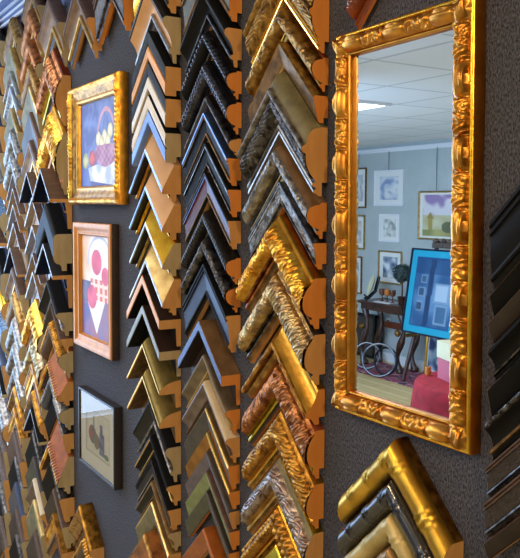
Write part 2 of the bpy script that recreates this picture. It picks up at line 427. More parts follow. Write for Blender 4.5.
# ------------------------------------------------------------------ sample styles: profile, zones (v_end, material, part), relief (v0, v1, kind, mm, period mm)
ST = {
 'gold_reeded': ('flat', [(.2, 'gold_bright', ''), (.78, 'gold_bright', ''), (1, 'black_satin', 'inner_lip')], [(.22, .78, 'reed', 1.5, .003)]),
 'cream_scoop': ('scoop', [(.2, 'black_satin', ''), (.68, 'tan', 'face_panel'), (.8, 'silver', 'inner_bead'), (1, 'brown_dark', 'inner_lip')], []),
 'peach_face': ('block', [(.2, 'black', 'outer_band'), (.54, 'black', ''), (1, 'peach', 'face_panel')], [(.04, .46, 'reed', 1, .003)]),
 'white_face': ('block', [(.2, 'black', 'outer_band'), (.54, 'black', ''), (1, 'white_cream', 'face_panel')], [(.04, .46, 'reed', 1, .003)]),
 'skylit_face': ('block', [(.1, 'black', 'outer_band'), (.49, 'cream', 'thread_line'), (.55, 'black', ''), (1, 'satin_skylit', 'face_panel')], [(.1, .46, 'reed', 1.4, .003)]),  # face panel has the sky reflection painted in
 'tan_ramp': ('ramp', [(.66, 'tan', ''), (.79, 'silver_skylit', 'front_edge'), (.88, 'black_satin', 'inner_step'), (.92, 'gold', 'inner_lip'), (1, 'black_satin', '')], []),
 'gold_ramp': ('ramp', [(.66, 'gold_bright', ''), (.79, 'silver', 'front_edge'), (.86, 'black_satin', 'inner_step'), (.92, 'gold_pale', 'inner_lip'), (1, 'black_satin', '')], []),
 'pale_ramp': ('ramp', [(.66, 'gold_pale', ''), (.79, 'silver', 'front_edge'), (.86, 'brown_dark', 'inner_step'), (.92, 'gold', 'inner_lip'), (1, 'black_satin', '')], []),
 'orange_box': ('box', [(.005, 'brown_dark', ''), (.32, 'peach', 'front_edge'), (1, 'black', '')], []),
 'silver_box': ('box', [(.005, 'brown_dark', ''), (.32, 'grey_silver', 'front_edge'), (1, 'black', '')], []),
 'navy_box': ('thinbox', [(.005, 'brown', ''), (.11, 'pewter', 'front_edge'), (1, 'navy', '')], []),
 'black_box': ('thinbox', [(.005, 'black_satin', ''), (.11, 'pewter', 'front_edge'), (1, 'navy', '')], []),
 'taupe_box': ('thinbox', [(.005, 'brown', ''), (.11, 'pewter', 'front_edge'), (1, 'taupe_light', '')], []),
 'grey_box': ('thinbox', [(.005, 'brown_tan', ''), (.11, 'pewter', 'front_edge'), (1, 'grey_light', '')], []),
 'olive_cove': ('coveout', [(.36, 'bronze_olive', ''), (.46, 'gold', 'front_edge'), (1, 'bronze', '')], []),
 'black_bead': ('scoop', [(.2, 'black', ''), (.68, 'black_satin', 'face_panel'), (.8, 'pewter', 'bead_row'), (1, 'black', 'inner_lip')], [(.69, .8, 'bead', 1.2, 3)]),
 'black_goldthread': ('scoop', [(.17, 'black', ''), (.22, 'gold_pale', 'thread_line'), (.68, 'black', ''), (.8, 'gold_pale', 'bead_row'), (1, 'black', 'inner_lip')], [(.69, .8, 'rope', .8, 5)]),
 'black_taupe': ('flat', [(.1, 'black', ''), (.15, 'bronze', 'thread_line'), (.78, 'black_satin', ''), (.88, 'taupe', 'inner_bead'), (1, 'black', 'inner_lip')], []),
 'bronze_plain': ('scoop', [(.2, 'bronze', ''), (.68, 'black_satin', 'face_panel'), (.8, 'bronze', 'inner_bead'), (1, 'bronze', '')], []),
 'olive_pewter': ('plain', [(.12, 'gold_pale', 'outer_edge'), (1, 'olive_grey', '')], []),
 'marble': ('plain', [(.005, 'marble_brown', ''), (.12, 'gold_old', 'outer_edge'), (1, 'marble_brown', '')], []),
 'grey_green': ('flat', [(.2, 'bronze', 'outer_band'), (.78, 'olive_dark', ''), (1, 'bronze', 'inner_lip')], []),
 'black_scoop': ('scoop', [(.2, 'black', ''), (.68, 'black', ''), (.8, 'silver_dark', 'inner_bead'), (1, 'black', 'inner_lip')], []),
 'black_rope': ('cushion', [(.04, 'black', ''), (.42, 'black_metal', 'rope_band'), (.72, 'black', ''), (.89, 'silver_dark', 'inner_bead'), (1, 'black', '')], [(.05, .42, 'rope', 3.4, 11)]),
 'black_beadwide': ('cushion', [(.04, 'black', ''), (.72, 'black_metal', 'carved_band'), (.89, 'black', 'inner_bead'), (1, 'black', '')], [(.08, .4, 'gadroon', 2.6, 9), (.42, .72, 'bead', 2.8, 10)]),
 'brown_rope': ('cushion', [(.04, 'black', ''), (.42, 'silver_dark', 'rope_band'), (.72, 'brown_dark', ''), (.89, 'bronze', 'inner_bead'), (1, 'black', '')], [(.05, .42, 'rope', 1.6, 7)]),
 'black_steps': ('flat', [(.1, 'silver_skylit', 'outer_edge'), (.2, 'bronze', 'thread_line'), (.78, 'black', ''), (.88, 'bronze', 'inner_bead'), (1, 'black', '')], []),
 'black_silver': ('flat', [(.1, 'black', ''), (.2, 'pewter', 'thread_line'), (.5, 'black', ''), (.78, 'black_satin', 'face_panel'), (.88, 'silver_dark', 'inner_bead'), (1, 'black', '')], []),
 'wine_stripe': ('flat', [(.1, 'black_satin', 'outer_edge'), (.2, 'silver_skylit', 'bead_row'), (.5, 'wine', 'face_panel'), (.78, 'black', ''), (.88, 'taupe', 'inner_bead'), (1, 'black', '')], [(.15, .2, 'bead', .8, 3)]),
 'black_scallop': ('cushion', [(.04, 'black', ''), (.72, 'black_carved', 'carved_band'), (.89, 'silver_dark', 'inner_bead'), (1, 'black', '')], [(.06, .7, 'scallop', 2.5, 8)]),
 'pewter_floral': ('cushion', [(.04, 'black', ''), (.72, 'silver_dark', 'carved_band'), (.89, 'black', 'inner_bead'), (1, 'black', '')], [(.05, .72, 'rococo', 4.1, 17)]),
 'slate_flat': ('flat', [(.1, 'black', 'outer_edge'), (.22, 'black', ''), (.79, 'slate_blue', ''), (1, 'black', 'inner_lip')], []),
 'blue_brown': ('box', [(.005, 'brown_tan', ''), (.12, 'brown_tan', 'outer_edge'), (.32, 'blue_polish', 'front_edge'), (1, 'brown_dark', '')], []),
 'olive_reeded': ('scoop', [(.2, 'taupe', ''), (.68, 'taupe', ''), (.8, 'gold_pale', 'inner_bead'), (1, 'taupe', '')], [(.02, .18, 'reed', .8, .003)]),
 'taupe_cream': ('scoop', [(.08, 'cream', 'outer_edge'), (.68, 'taupe_mauve', ''), (.8, 'brown', 'inner_bead'), (1, 'brown_dark', '')], []),
 'slate_wide': ('plain', [(.1, 'gold_pale', 'outer_edge'), (1, 'slate', '')], []),
 'ochre_flat': ('plain', [(.1, 'gold_line', 'outer_edge'), (1, 'ochre', '')], []),
 'mauve_flat': ('plain', [(.1, 'slate', 'outer_edge'), (1, 'mauve', '')], []),
 'sage_flat': ('plain', [(.1, 'brown', 'outer_edge'), (1, 'sage', '')], []),
 'olive_flat': ('plain', [(.1, 'brown_dark', 'outer_edge'), (1, 'olive_dark', '')], []),
 'orange_flat': ('plain', [(.1, 'orange_brown', 'outer_edge'), (1, 'orange_brown', '')], []),
 'bronze_ornate': ('deepcushion', [(.26, 'gold_old', 'carved_band'), (.39, 'gold_old', 'bead_row'), (.76, 'gold_old', ''), (.86, 'gold_line', 'inner_bead'), (.9, 'bronze', ''), (.96, 'gold_line', 'inner_lip'), (1, 'bronze', '')], [(.02, .38, 'scroll', 3.2, 26), (.4, .76, 'scroll', 3.2, 26)]),
 'red_antique': ('cushion', [(.04, 'red_brown', 'outer_edge'), (.72, 'gold_old', 'carved_band'), (.78, 'bronze', ''), (.89, 'gold_line', 'inner_bead'), (1, 'gold_line', 'inner_lip')], [(.06, .7, 'fine', 3.1, 14)]),
 'bronze_slope': ('plain', [(.12, 'gold_old', 'outer_edge'), (.9, 'bronze', ''), (1, 'gold_pale', 'inner_lip')], [(.13, .9, 'fine', 0.7, 8)]),
 'silver_deep': ('deepcushion', [(.26, 'olive_grey', 'outer_band'), (.39, 'pewter', 'bead_row'), (.76, 'silver_dark', 'carved_band'), (.86, 'silver', 'inner_bead'), (.9, 'silver_dark', ''), (.96, 'silver', 'inner_lip'), (1, 'bronze', '')], [(.26, .39, 'bead', 1.2, 3), (.4, .76, 'scroll', 3.9, 22)]),
 'silver_carved': ('cushion', [(.04, 'brown_tan', 'outer_edge'), (.18, 'brown_tan', ''), (.72, 'pewter', 'carved_band'), (.78, 'silver_dark', ''), (.89, 'silver', 'inner_bead'), (1, 'silver', 'inner_lip')], [(.2, .72, 'fine', 3.1, 14)]),
 'pewter_fine': ('flat', [(.1, 'silver_dark', 'outer_edge'), (.2, 'pewter', ''), (.78, 'pewter', 'carved_band'), (1, 'silver_dark', 'inner_lip')], [(.22, .78, 'fine', 2.1, 8)]),
 'gold_rococo': ('carved', [(.04, 'gold', ''), (.12, 'gold', ''), (.72, 'gold_leaf', 'carved_band'), (.89, 'copper', 'inner_bead'), (1, 'bronze', '')], [(.1, .72, 'rococo', 6.8, 26)]),
 'silver_rococo': ('carved', [(.04, 'silver_dark', ''), (.1, 'silver_gold', ''), (.72, 'silver_gold', 'carved_band'), (.89, 'silver_dark', 'inner_bead'), (1, 'bronze', '')], [(.06, .72, 'rococo', 6.8, 24)]),
 'gold_beadscoop': ('reverse', [(.1, 'gold', ''), (.62, 'gold', ''), (.8, 'gold_antique', 'carved_band'), (1, 'gold_old', 'inner_lip')], [(.63, .8, 'fine', 2.1, 6)]),
 'copper_scroll': ('carved', [(.04, 'red_brown', 'outer_edge'), (.72, 'copper', 'carved_band'), (.89, 'gold_green', 'inner_bead'), (1, 'brown_dark', '')], [(.06, .72, 'rococo', 5.4, 22)]),
 'gold_carved': ('carved', [(.04, 'gold', 'outer_edge'), (.72, 'gold_antique', 'carved_band'), (.89, 'gold', 'bead_row'), (1, 'gold_old', '')], [(.06, .72, 'scroll', 3.9, 22), (.79, .89, 'bead', 1, 3)]),
 'mauve_carved': ('carved', [(.04, 'gold_green', 'outer_edge'), (.16, 'olive_grey', ''), (.72, 'silver_mauve', 'carved_band'), (.89, 'gold_pale', 'bead_row'), (1, 'bronze', '')], [(.16, .72, 'scroll', 4.2, 24), (.79, .89, 'bead', 1, 3)]),
 'gold_ropedot': ('carved', [(.04, 'gold_bright', 'outer_edge'), (.1, 'gold_bright', ''), (.72, 'gold_antique', 'carved_band'), (.89, 'gold', 'inner_bead'), (1, 'gold_old', '')], [(.1, .72, 'spot', 4, 12)]),
 'yellow_green': ('plain', [(.12, 'gold_green', 'outer_edge'), (1, 'yellow_green', '')], []),
 'bead_tan': ('cushion', [(.04, 'brown', ''), (.42, 'gold_old', 'bead_row'), (.72, 'brown_tan', ''), (.89, 'gold_pale', 'inner_bead'), (1, 'brown_dark', '')], [(.06, .42, 'bead', 3, 8)]),
 'copper_bead': ('cushion', [(.04, 'brown', ''), (.42, 'copper', 'bead_row'), (.72, 'copper', ''), (.89, 'gold_pale', 'bead_row'), (1, 'brown_dark', '')], [(.06, .42, 'bead', 3, 8), (.79, .89, 'bead', 1, 4)]),
 'bead_gold_brown': ('cushion', [(.04, 'orange_brown', 'outer_edge'), (.42, 'gold_antique', 'bead_row'), (.72, 'brown', ''), (.89, 'gold_pale', 'inner_bead'), (1, 'brown_dark', '')], [(.06, .42, 'bead', 3.6, 9)]),
 'bead_orange': ('ramp', [(.5, 'orange_brown', ''), (.79, 'gold_leaf', 'bead_row'), (1, 'brown', 'inner_lip')], [(.5, .78, 'bead', 3.6, 9)]),
 'bead_blue': ('cushion', [(.04, 'black', ''), (.42, 'pewter', 'bead_row'), (.72, 'navy', ''), (.89, 'silver', 'inner_bead'), (1, 'black', '')], [(.06, .42, 'bead', 3, 8)]),
 'black_round': ('softbox', [(.35, 'black', ''), (.826, 'black', ''), (1, 'pewter', 'bead_row')], [(.84, 1, 'bead', 3, 8)]),
 'brown_scoop': ('scoop', [(.2, 'brown', ''), (.68, 'brown_tan', 'face_panel'), (.8, 'gold_pale', 'inner_bead'), (1, 'brown_dark', '')], []),
 'brown_flat': ('plain', [(.12, 'brown', 'outer_edge'), (1, 'brown', '')], []),
 'dark_flat': ('plain', [(.1, 'brown', 'outer_edge'), (1, 'brown_dark', '')], []),
 'black_plain': ('plain', [(.1, 'silver_dark', 'outer_edge'), (1, 'black', '')], []),
 'olive_gold': ('plain', [(.1, 'gold_pale', 'outer_edge'), (1, 'olive_grey', '')], []),
 'gold_scoop': ('scoop', [(.2, 'gold_antique', ''), (.68, 'gold_old', 'face_panel'), (.8, 'gold_antique', 'inner_bead'), (1, 'bronze', '')], []),
 'silver_scoop': ('scoop', [(.2, 'silver', ''), (.68, 'pewter', 'face_panel'), (.8, 'silver', 'inner_bead'), (1, 'silver_dark', '')], []),
 'silver_skylit_scoop': ('scoop', [(.2, 'silver_skylit', ''), (.68, 'silver', 'face_panel'), (.8, 'silver_skylit', 'inner_bead'), (1, 'silver_dark', '')], []),
 'silver_floral': ('cushion', [(.04, 'silver_dark', ''), (.72, 'pewter', 'carved_band'), (.89, 'silver', 'inner_bead'), (1, 'silver_dark', '')], [(.06, .72, 'fine', 3.1, 12)]),
 'gold_band': ('flat', [(.2, 'gold_antique', 'outer_band'), (.5, 'gold_leaf', 'bead_row'), (.78, 'gold_old', ''), (1, 'brown', 'inner_lip')], [(.22, .5, 'bead', 3, 8)]),
 'blue_mosaic': ('cushion', [(.04, 'navy', ''), (.72, 'blue_mosaic', 'face_panel'), (.89, 'silver_dark', 'inner_bead'), (1, 'navy', '')], [(.06, .72, 'spot', 1, 5)]),
 'navy_plain': ('plain', [(.1, 'slate_blue', 'outer_edge'), (1, 'navy', '')], []),
 'yellow_gold': ('round', [(.35, 'gold_bright', ''), (1, 'gold_bright', '')], []),
 'bamboo_gold': ('round', [(.01, 'gold', ''), (.86, 'bamboo_gold', ''), (1, 'gold_old', 'inner_lip')], []),
 'red_ribbed': ('cushion', [(.04, 'red_brown', ''), (.72, 'red_brown', 'ribbed_band'), (1, 'red_brown', '')], [(.05, .72, 'gadroon', 2.5, 10)]),
 'black_wide': ('flat', [(.2, 'black', 'outer_band'), (.78, 'black', ''), (1, 'black', 'inner_lip')], [(.22, .78, 'reed', 2, .004)]),
 'dark_scroll': ('scoop', [(.2, 'silver_dark', 'carved_band'), (.68, 'black', ''), (.8, 'bronze', 'inner_bead'), (1, 'black', '')], [(.02, .18, 'scroll', 2.6, 22)]),
 'dark_bronze': ('flat', [(.2, 'brown', 'outer_band'), (.78, 'brown_dark', 'face_panel'), (1, 'silver_dark', 'inner_lip')], [(.22, .78, 'fine', 1.3, 8)]),
}
ORD = ['topmost', 'second from top', 'third from top', 'fourth from top', 'fifth from top', 'sixth from top', 'seventh from top', 'eighth from top', 'ninth from top', 'tenth from top',
       'eleventh from top', 'twelfth from top', 'thirteenth from top', 'fourteenth from top', 'fifteenth from top', 'sixteenth from top', 'seventeenth from top', 'eighteenth from top',
       'nineteenth from top', 'twentieth from top', 'twenty-first from top', 'twenty-second from top', 'twenty-third from top', 'twenty-fourth from top', 'twenty-fifth from top']

def sample(xc, zap, a, w, dep, style, label, group, wood, fine=True):
    prof, zones, orns = ST[style]
    t = empty('corner_sample', (xc, -.0012, zap), label, 'frame sample', group)
    seed = random.uniform(0, 50)
    for sg in (1, -1):
        leg_mesh(t, sg, a, w*.965, dep, prof, zones, orns, wood, seed, fine)
    return t

def column_by_ends(xr, a, rows, where, group, woods, fine=True, dk=1.0):
    """rows: (y of the sawn end's top, y of its bottom) measured on the wall at the column's right edge"""
    X = W(xr, 279).x
    for i, (y0, y1, dep, st, look) in enumerate(rows):
        z0, z1 = W(xr, y0).z, W(xr, y1).z
        sample(X-a, z0+a, a, z0-z1, dep*dk, st, f'{look} corner sample, {ORD[i]} in {where}', group, woods[i % len(woods)], fine)

def column_by_apex(xr, a, rows, ylast, where, group, woods):
    X = W(xr, 279).x
    for i, (y, dep, st, look) in enumerate(rows):
        yn = rows[i+1][0] if i+1 < len(rows) else ylast
        dn = rows[i+1][1] if i+1 < len(rows) else dep
        # apex lies on the front of the moulding at the column's centre
        c = X-a
        def z_at(yy, dd):
            lo, hi = -400., 600.
            for _ in range(40):
                m = (lo+hi)/2
                if W(m, yy, dd*.8).x < c: lo = m
                else: hi = m
            return W(lo, yy, dd*.8).z
        z0, z1 = z_at(y, dep), z_at(yn, dep)
        sample(c, z0, a, max(.02, (z0-z1)), dep, st, f'{look} corner sample, {ORD[i]} in {where}', group, woods[i % len(woods)], False)

def build_samples():
    OR, TN, PL = 'wood_orange', 'wood_tan', 'wood_pale'
    column_by_ends(326.8, .097, [
        (-4, 57, .034, 'bronze_ornate', 'antique gold scrollwork'),
        (59, 94, .028, 'red_antique', 'red edged antique gold'),
        (97, 125, .026, 'bronze_slope', 'bronze sloping'),
        (128, 199, .044, 'silver_deep', 'wide silver carved deep'),
        (203, 240, .034, 'silver_carved', 'brown edged silver carved'),
        (243, 270, .024, 'pewter_fine', 'pewter textured'),
        (278, 330, .040, 'gold_rococo', 'bright gold rococo'),
        (334, 386, .036, 'silver_rococo', 'silvery gold rococo'),
        (389, 425, .034, 'gold_beadscoop', 'smooth gold scooped'),
        (430, 480, .030, 'copper_scroll', 'coppery scroll carved'),
        (484, 530, .030, 'gold_carved', 'gold scroll carved'),
        (533, 580, .032, 'mauve_carved', 'mauve silver scroll carved'),
        (583, 622, .032, 'gold_ropedot', 'gold pitted'),
        (625, 660, .026, 'yellow_green', 'yellow green')],
        'column beside the mirror', 'corner samples beside the mirror', [OR, OR, 'wood_orange', TN], dk=1.1)
    column_by_ends(241.3, .091, [
        (-22, 25, .028, 'grey_green', 'grey green'),
        (30, 70, .030, 'black_scoop', 'black scooped'),
        (72, 101, .026, 'black_rope', 'black rope edged'),
        (103, 136, .026, 'black_beadwide', 'black beaded'),
        (139, 158, .022, 'brown_rope', 'brown black rope'),
        (159, 187, .026, 'black_steps', 'black stepped bronze lined'),
        (190, 218, .024, 'black_silver', 'black silver lined'),
        (221, 250, .024, 'wine_stripe', 'wine red striped'),
        (258, 285, .026, 'black_scallop', 'black scalloped'),
        (287, 313, .026, 'pewter_floral', 'dark pewter floral'),
        (315, 353, .026, 'slate_flat', 'slate blue'),
        (374, 406, .034, 'blue_brown', 'polished blue brown edged'),
        (409, 435, .026, 'olive_reeded', 'olive taupe'),
        (437, 463, .026, 'taupe_cream', 'taupe cream edged'),
        (465, 489, .022, 'slate_wide', 'slate grey gold edged'),
        (491, 509, .020, 'ochre_flat', 'ochre gold edged'),
        (511, 529, .020, 'mauve_flat', 'mauve grey'),
        (531, 550, .020, 'sage_flat', 'sage green'),
        (552, 573, .020, 'olive_flat', 'dark olive'),
        (590, 615, .026, 'orange_flat', 'orange brown')],
        'second column from mirror', 'corner samples in the second column from the mirror', [OR, TN, OR], dk=1.2)
    column_by_ends(181.5, .089, [
        (-25, 16, .030, 'gold_reeded', 'yellow gold reeded'),
        (18, 66, .034, 'cream_scoop', 'tan scooped'),
        (68, 98, .030, 'peach_face', 'peach faced black'),
        (100, 129, .030, 'white_face', 'white faced black'),
        (134, 164, .030, 'skylit_face', 'sky tinted silver faced black'),
        (166, 203, .036, 'tan_ramp', 'plain tan deep'),
        (205, 241, .036, 'tan_ramp', 'tan silver edged'),
        (243, 277, .036, 'gold_ramp', 'shining yellow gold'),
        (279, 316, .036, 'pale_ramp', 'pale gold'),
        (319, 347, .042, 'orange_box', 'orange edged dark brown'),
        (350, 377, .042, 'silver_box', 'silver edged dark brown'),
        (380, 408, .042, 'olive_cove', 'olive gold coved'),
        (411, 443, .042, 'olive_cove', 'olive bronze coved'),
        (446, 482, .030, 'black_bead', 'black beaded'),
        (484, 505, .028, 'black_goldthread', 'black gold threaded'),
        (508, 529, .026, 'black_taupe', 'black taupe lined'),
        (531, 550, .026, 'bronze_plain', 'dark bronze'),
        (552, 578, .026, 'olive_pewter', 'olive pewter'),
        (583, 618, .042, 'marble', 'marbled orange brown')],
        'third column from mirror', 'corner samples in the third column from the mirror', [TN, PL, TN], dk=1.22)
    column_by_ends(73, .09, [
        (22, 68, .040, 'brown_scoop', 'brown scooped'),
        (75, 128, .045, 'copper_scroll', 'copper rococo'),
        (133, 197, .045, 'gold_rococo', 'glittering gold leaf'),
        (199, 230, .066, 'navy_box', 'white edged navy brown'),
        (234, 272, .056, 'black_round', 'glossy rounded black'),
        (275, 309, .060, 'black_box', 'pale edged deep black'),
        (312, 336, .050, 'black_bead', 'blue black beaded'),
        (338, 348, .040, 'dark_flat', 'narrow dark brown'),
        (351, 378, .044, 'bead_gold_brown', 'brown gold beaded'),
        (381, 405, .050, 'bead_orange', 'orange side gold beaded'),
        (407, 429, .044, 'bead_blue', 'silver beaded navy'),
        (432, 452, .036, 'black_plain', 'plain black'),
        (455, 492, .050, 'bead_orange', 'large orange gold beaded'),
        (495, 519, .046, 'black_plain', 'glossy flat black'),
        (523, 545, .040, 'dark_flat', 'dark brown flat'),
        (548, 575, .040, 'gold_band', 'gold banded')],
        'column left of pictures', 'corner samples left of the pictures', [PL, TN])
    column_by_apex(49.5, .09, [
        (-18, .03, 'brown_scoop', 'brown scooped'),
        (6, .032, 'copper_bead', 'copper beaded'),
        (37, .036, 'copper_bead', 'dark copper beaded'),
        (62, .034, 'bead_tan', 'tan beaded'),
        (86, .034, 'olive_gold', 'olive gold'),
        (112, .034, 'dark_flat', 'dark brown flat'),
        (140, .036, 'brown_scoop', 'tan brown scooped'),
        (172, .044, 'navy_box', 'navy brown'),
        (197, .028, 'taupe_box', 'white edged taupe'),
        (225, .028, 'grey_box', 'white edged grey'),
        (253, .028, 'taupe_box', 'pale edged taupe'),
        (271, .028, 'grey_box', 'pale edged slate'),
        (299, .038, 'gold_rococo', 'sparkling gold leaf'),
        (333, .034, 'silver_rococo', 'silver gold rococo'),
        (363, .036, 'gold_band', 'bright gold banded'),
        (388, .036, 'bead_gold_brown', 'gold beaded brown'),
        (408, .040, 'black_box', 'blue edged navy'),
        (433, .036, 'black_plain', 'silver lined black'),
        (456, .036, 'olive_flat', 'dull olive'),
        (478, .036, 'taupe_cream', 'taupe'),
        (499, .036, 'olive_pewter', 'pale olive'),
        (530, .036, 'dark_flat', 'dark')], 560,
        'second column left of pictures', 'corner samples in the second column left of the pictures', [PL, TN])
    column_by_apex(29, .09, [
        (14, .03, 'bead_tan', 'tan beaded'),
        (47, .034, 'olive_gold', 'olive gold'),
        (71, .034, 'silver_scoop', 'silver scooped'),
        (86, .034, 'silver_scoop', 'grey silver scooped'),
        (108, .034, 'olive_gold', 'pale olive'),
        (126, .034, 'silver_floral', 'silver textured'),
        (150, .036, 'silver_floral', 'pewter textured'),
        (173, .028, 'grey_box', 'white edged grey'),
        (188, .028, 'taupe_box', 'white edged taupe'),
        (204, .028, 'grey_box', 'pale edged grey'),
        (222, .028, 'taupe_box', 'pale edged brown'),
        (247, .040, 'navy_box', 'brown sided navy'),
        (267, .036, 'brown_scoop', 'brown scooped'),
        (290, .036, 'bead_tan', 'brown beaded'),
        (315, .036, 'silver_floral', 'silver carved'),
        (340, .036, 'silver_floral', 'blackened silver carved'),
        (364, .034, 'silver_floral', 'dark silver'),
        (386, .036, 'gold_scoop', 'gold scooped'),
        (407, .036, 'gold_band', 'gold striped brown'),
        (430, .040, 'brown_flat', 'flat brown'),
        (456, .036, 'black_plain', 'plain black'),
        (482, .036, 'navy_plain', 'navy'),
        (508, .036, 'dark_flat', 'dark brown'),
        (534, .036, 'black_plain', 'glossy black')], 560,
        'third column left of pictures', 'corner samples in the third column left of the pictures', [PL, TN])
    column_by_apex(11.8, .09, [
        (20, .04, 'black_plain', 'black flat'),
        (46, .04, 'navy_plain', 'navy flat'),
        (74, .04, 'black_plain', 'blue black'),
        (104, .04, 'navy_plain', 'dark navy'),
        (130, .04, 'dark_flat', 'dark brown'),
        (156, .04, 'silver_floral', 'pewter carved'),
        (186, .04, 'blue_mosaic', 'blue speckled'),
        (218, .042, 'navy_box', 'deep navy'),
        (248, .04, 'black_round', 'rounded black'),
        (276, .04, 'yellow_gold', 'yellow gold rounded'),
        (300, .042, 'blue_mosaic', 'blue mosaic'),
        (338, .04, 'navy_plain', 'plain navy'),
        (366, .04, 'black_box', 'silver edged black'),
        (394, .04, 'silver_floral', 'silver textured'),
        (422, .04, 'dark_flat', 'brown flat'),
        (450, .04, 'brown_flat', 'reddish brown'),
        (482, .04, 'black_plain', 'plain black'),
        (516, .04, 'dark_flat', 'dark flat')], 552,
        'far left column', 'corner samples in the far left column', [PL, TN])
    # above and below the pictures
    def single(xr, y0, y1, a, dep, st, label, wood):
        X = W(xr, 279).x; z0, z1 = W(xr, y0).z, W(xr, y1).z
        sample(X-a, z0+a, a, z0-z1, dep, st, label, 'corner samples around the pictures', wood)
    single(137, -14, 33, .092, .038, 'dark_bronze', 'dark green brown corner sample above and right of the basket painting', 'wood_orange')
    single(104, 18, 60, .095, .042, 'brown_scoop', 'brown corner sample hanging directly above the basket painting', TN)
    single(103, 545, 575, .092, .040, 'gold_scoop', 'worn gold brown corner sample below the black framed drawing', TN)
    single(103, 577, 600, .092, .030, 'bead_gold_brown', 'gold beaded corner sample peeking out at the bottom under the pictures', TN)

build_samples()

# bamboo samples under the mirror
def bamboo(xc, zap, a, w, dep, label, m, side, wood):
    t = empty('corner_sample', (xc, -.0012, zap), label, 'frame sample', 'bamboo corner samples under the mirror')
    for sg in (1, -1):
        P = [(0, 0), (0, .42)] + [(.5-.5*cos(q), .42+.58*sin(q)) for q in [pi*(i+.5)/14 for i in range(14)]] + [(1, .4), (1, .25), (.8, .25), (.8, 0)]
        V_, F_, mi = [], [], []
        nodes = [.10, .55, .62] if sg > 0 else [.05, .38, .72]
        nx = 60
        n = len(P)
        for i in range(nx+1):
            x = a*i/nx
            for j, (v, d) in enumerate(P):
                s = x/a
                h = 0
                if 2 <= j <= 15:
                    u = s+v*w/a*.5
                    for k in nodes: h += .0026*exp(-((u-k-.12)/.012)**2) + .0026*exp(-((u-k-.17)/.012)**2) - .0012*exp(-((u-k-.145)/.01)**2)
                    h += .0012*sin(5*u+j*.1)
                V_.append((sg*x, -(d*dep+h), -x-v*w))
        for i in range(nx):
            for j in range(n):
                q = (i*n+j, i*n+(j+1) % n, (i+1)*n+(j+1) % n, (i+1)*n+j)
                F_.append(q if sg < 0 else q[::-1]); mi.append(1 if j == 0 else (2 if j > 16 else 0))
        r = mesh_obj('bamboo_rail', V_, F_, [m, side, wood], t, mi, angle=50)
        E_ = [(sg*(a+.0002), -d*dep, -a-v*w) for v, d in P]
        f = tuple(range(n))
        mesh_obj('sawn_end', E_, [f if sg > 0 else f[::-1]], wood, r, smooth=False)
    return t
xb = W(408, 440).x
zb = W(408, 436).z
AB = (W(464, 500).x-xb)*1.02
wb = [.052, .046, .044, .044]
zz = zb
for i, (m, s, lab) in enumerate([('bamboo_gold', 'gold_antique', 'bright gold bamboo corner sample just under the mirror'), ('bamboo_black', 'brown_dark', 'black bamboo corner sample nested under the bright gold one'),
                                 ('bamboo_straw', 'bronze', 'straw coloured bamboo corner sample nested under the black bamboo one'), ('bamboo_brown', 'brown', 'brown bamboo corner sample lowest in the nest under the mirror')]):
    bamboo(xb, zz, AB, wb[i]*.97, .036, lab, m, s, 'wood_tan'); zz -= wb[i]
# red ribbed sample above the mirror, same column
sample(xb, W(365, 0).z+.11, AB, .05, .03, 'red_ribbed', 'red brown ribbed corner sample above the top edge of the mirror', None, 'wood_orange')
del_x = W(508, 200).x
xc7 = del_x+AB
rows7 = [(222, 292, .03, 'black_wide', 'wide black reeded'), (294, 318, .026, 'black_plain', 'narrow black'), (320, 345, .026, 'dark_flat', 'dark brown'), (347, 385, .026, 'black_scoop', 'black scooped'),
         (387, 418, .026, 'black_plain', 'flat black'), (420, 464, .028, 'dark_scroll', 'dark scroll carved'), (466, 500, .026, 'dark_bronze', 'dark bronze'), (502, 540, .028, 'dark_bronze', 'bronze brown'), (542, 562, .026, 'dark_flat', 'near black brown')]
for i, (y0, y1, dep, st, look) in enumerate(rows7):
    z0, z1 = W(508, y0).z, W(508, y1).z
    sample(xc7, z0+AB, AB, z0-z1, dep, st, f'{look} corner sample, {ORD[i]} in column right of mirror', 'corner samples right of the mirror', 'wood_tan')

# ------------------------------------------------------------------ rectangular frames
def rect_frame(parent, w, h, prof, zones, orn=None, name='frame_rail', res=.002, zfun=None):
    """prof: (t metres from outer edge inward, depth metres); frame centred on x and z, front to -y"""
    for side in range(4):
        L = w if side % 2 == 0 else h
        other = h if side % 2 == 0 else w
        pts = []
        for (t0, d0), (t1, d1) in zip(prof, prof[1:]):
            n = max(1, int(abs(t1-t0)/res)) if orn else 1
            for k in range(n): pts.append((t0+(t1-t0)*k/n, d0+(d1-d0)*k/n))
        pts.append(prof[-1])
        nx = int(L/res) if orn else 1
        V_, F_, mi = [], [], []
        ms = []
        for z in zones:
            if z[1] not in ms: ms.append(z[1])
        for i in range(nx+1):
            q = i/nx
            for t, d in pts:
                x = t+q*(L-2*t)
                hh = orn(x-L/2, t, L) if orn else 0
                if side == 0: p = (x-w/2, -(d+hh), h/2-t)
                elif side == 1: p = (w/2-t, -(d+hh), h/2-x)
                elif side == 2: p = (w/2-x, -(d+hh), -h/2+t)
                else: p = (-w/2+t, -(d+hh), -h/2+x)
                V_.append(p)
        m = len(pts)
        for i in range(nx):
            for j in range(m-1):
                F_.append((i*m+j, (i+1)*m+j, (i+1)*m+j+1, i*m+j+1))
                tm = (pts[j][0]+pts[j+1][0])/2
                for z in zones:
                    if tm <= z[0]+1e-7: mi.append(ms.index(z[1])); break
                else: mi.append(ms.index(zones[-1][1]))
        F_ = [f[::-1] for f in F_]
        mesh_obj(name, V_, F_, ms, parent, mi, angle=85 if orn else 40)

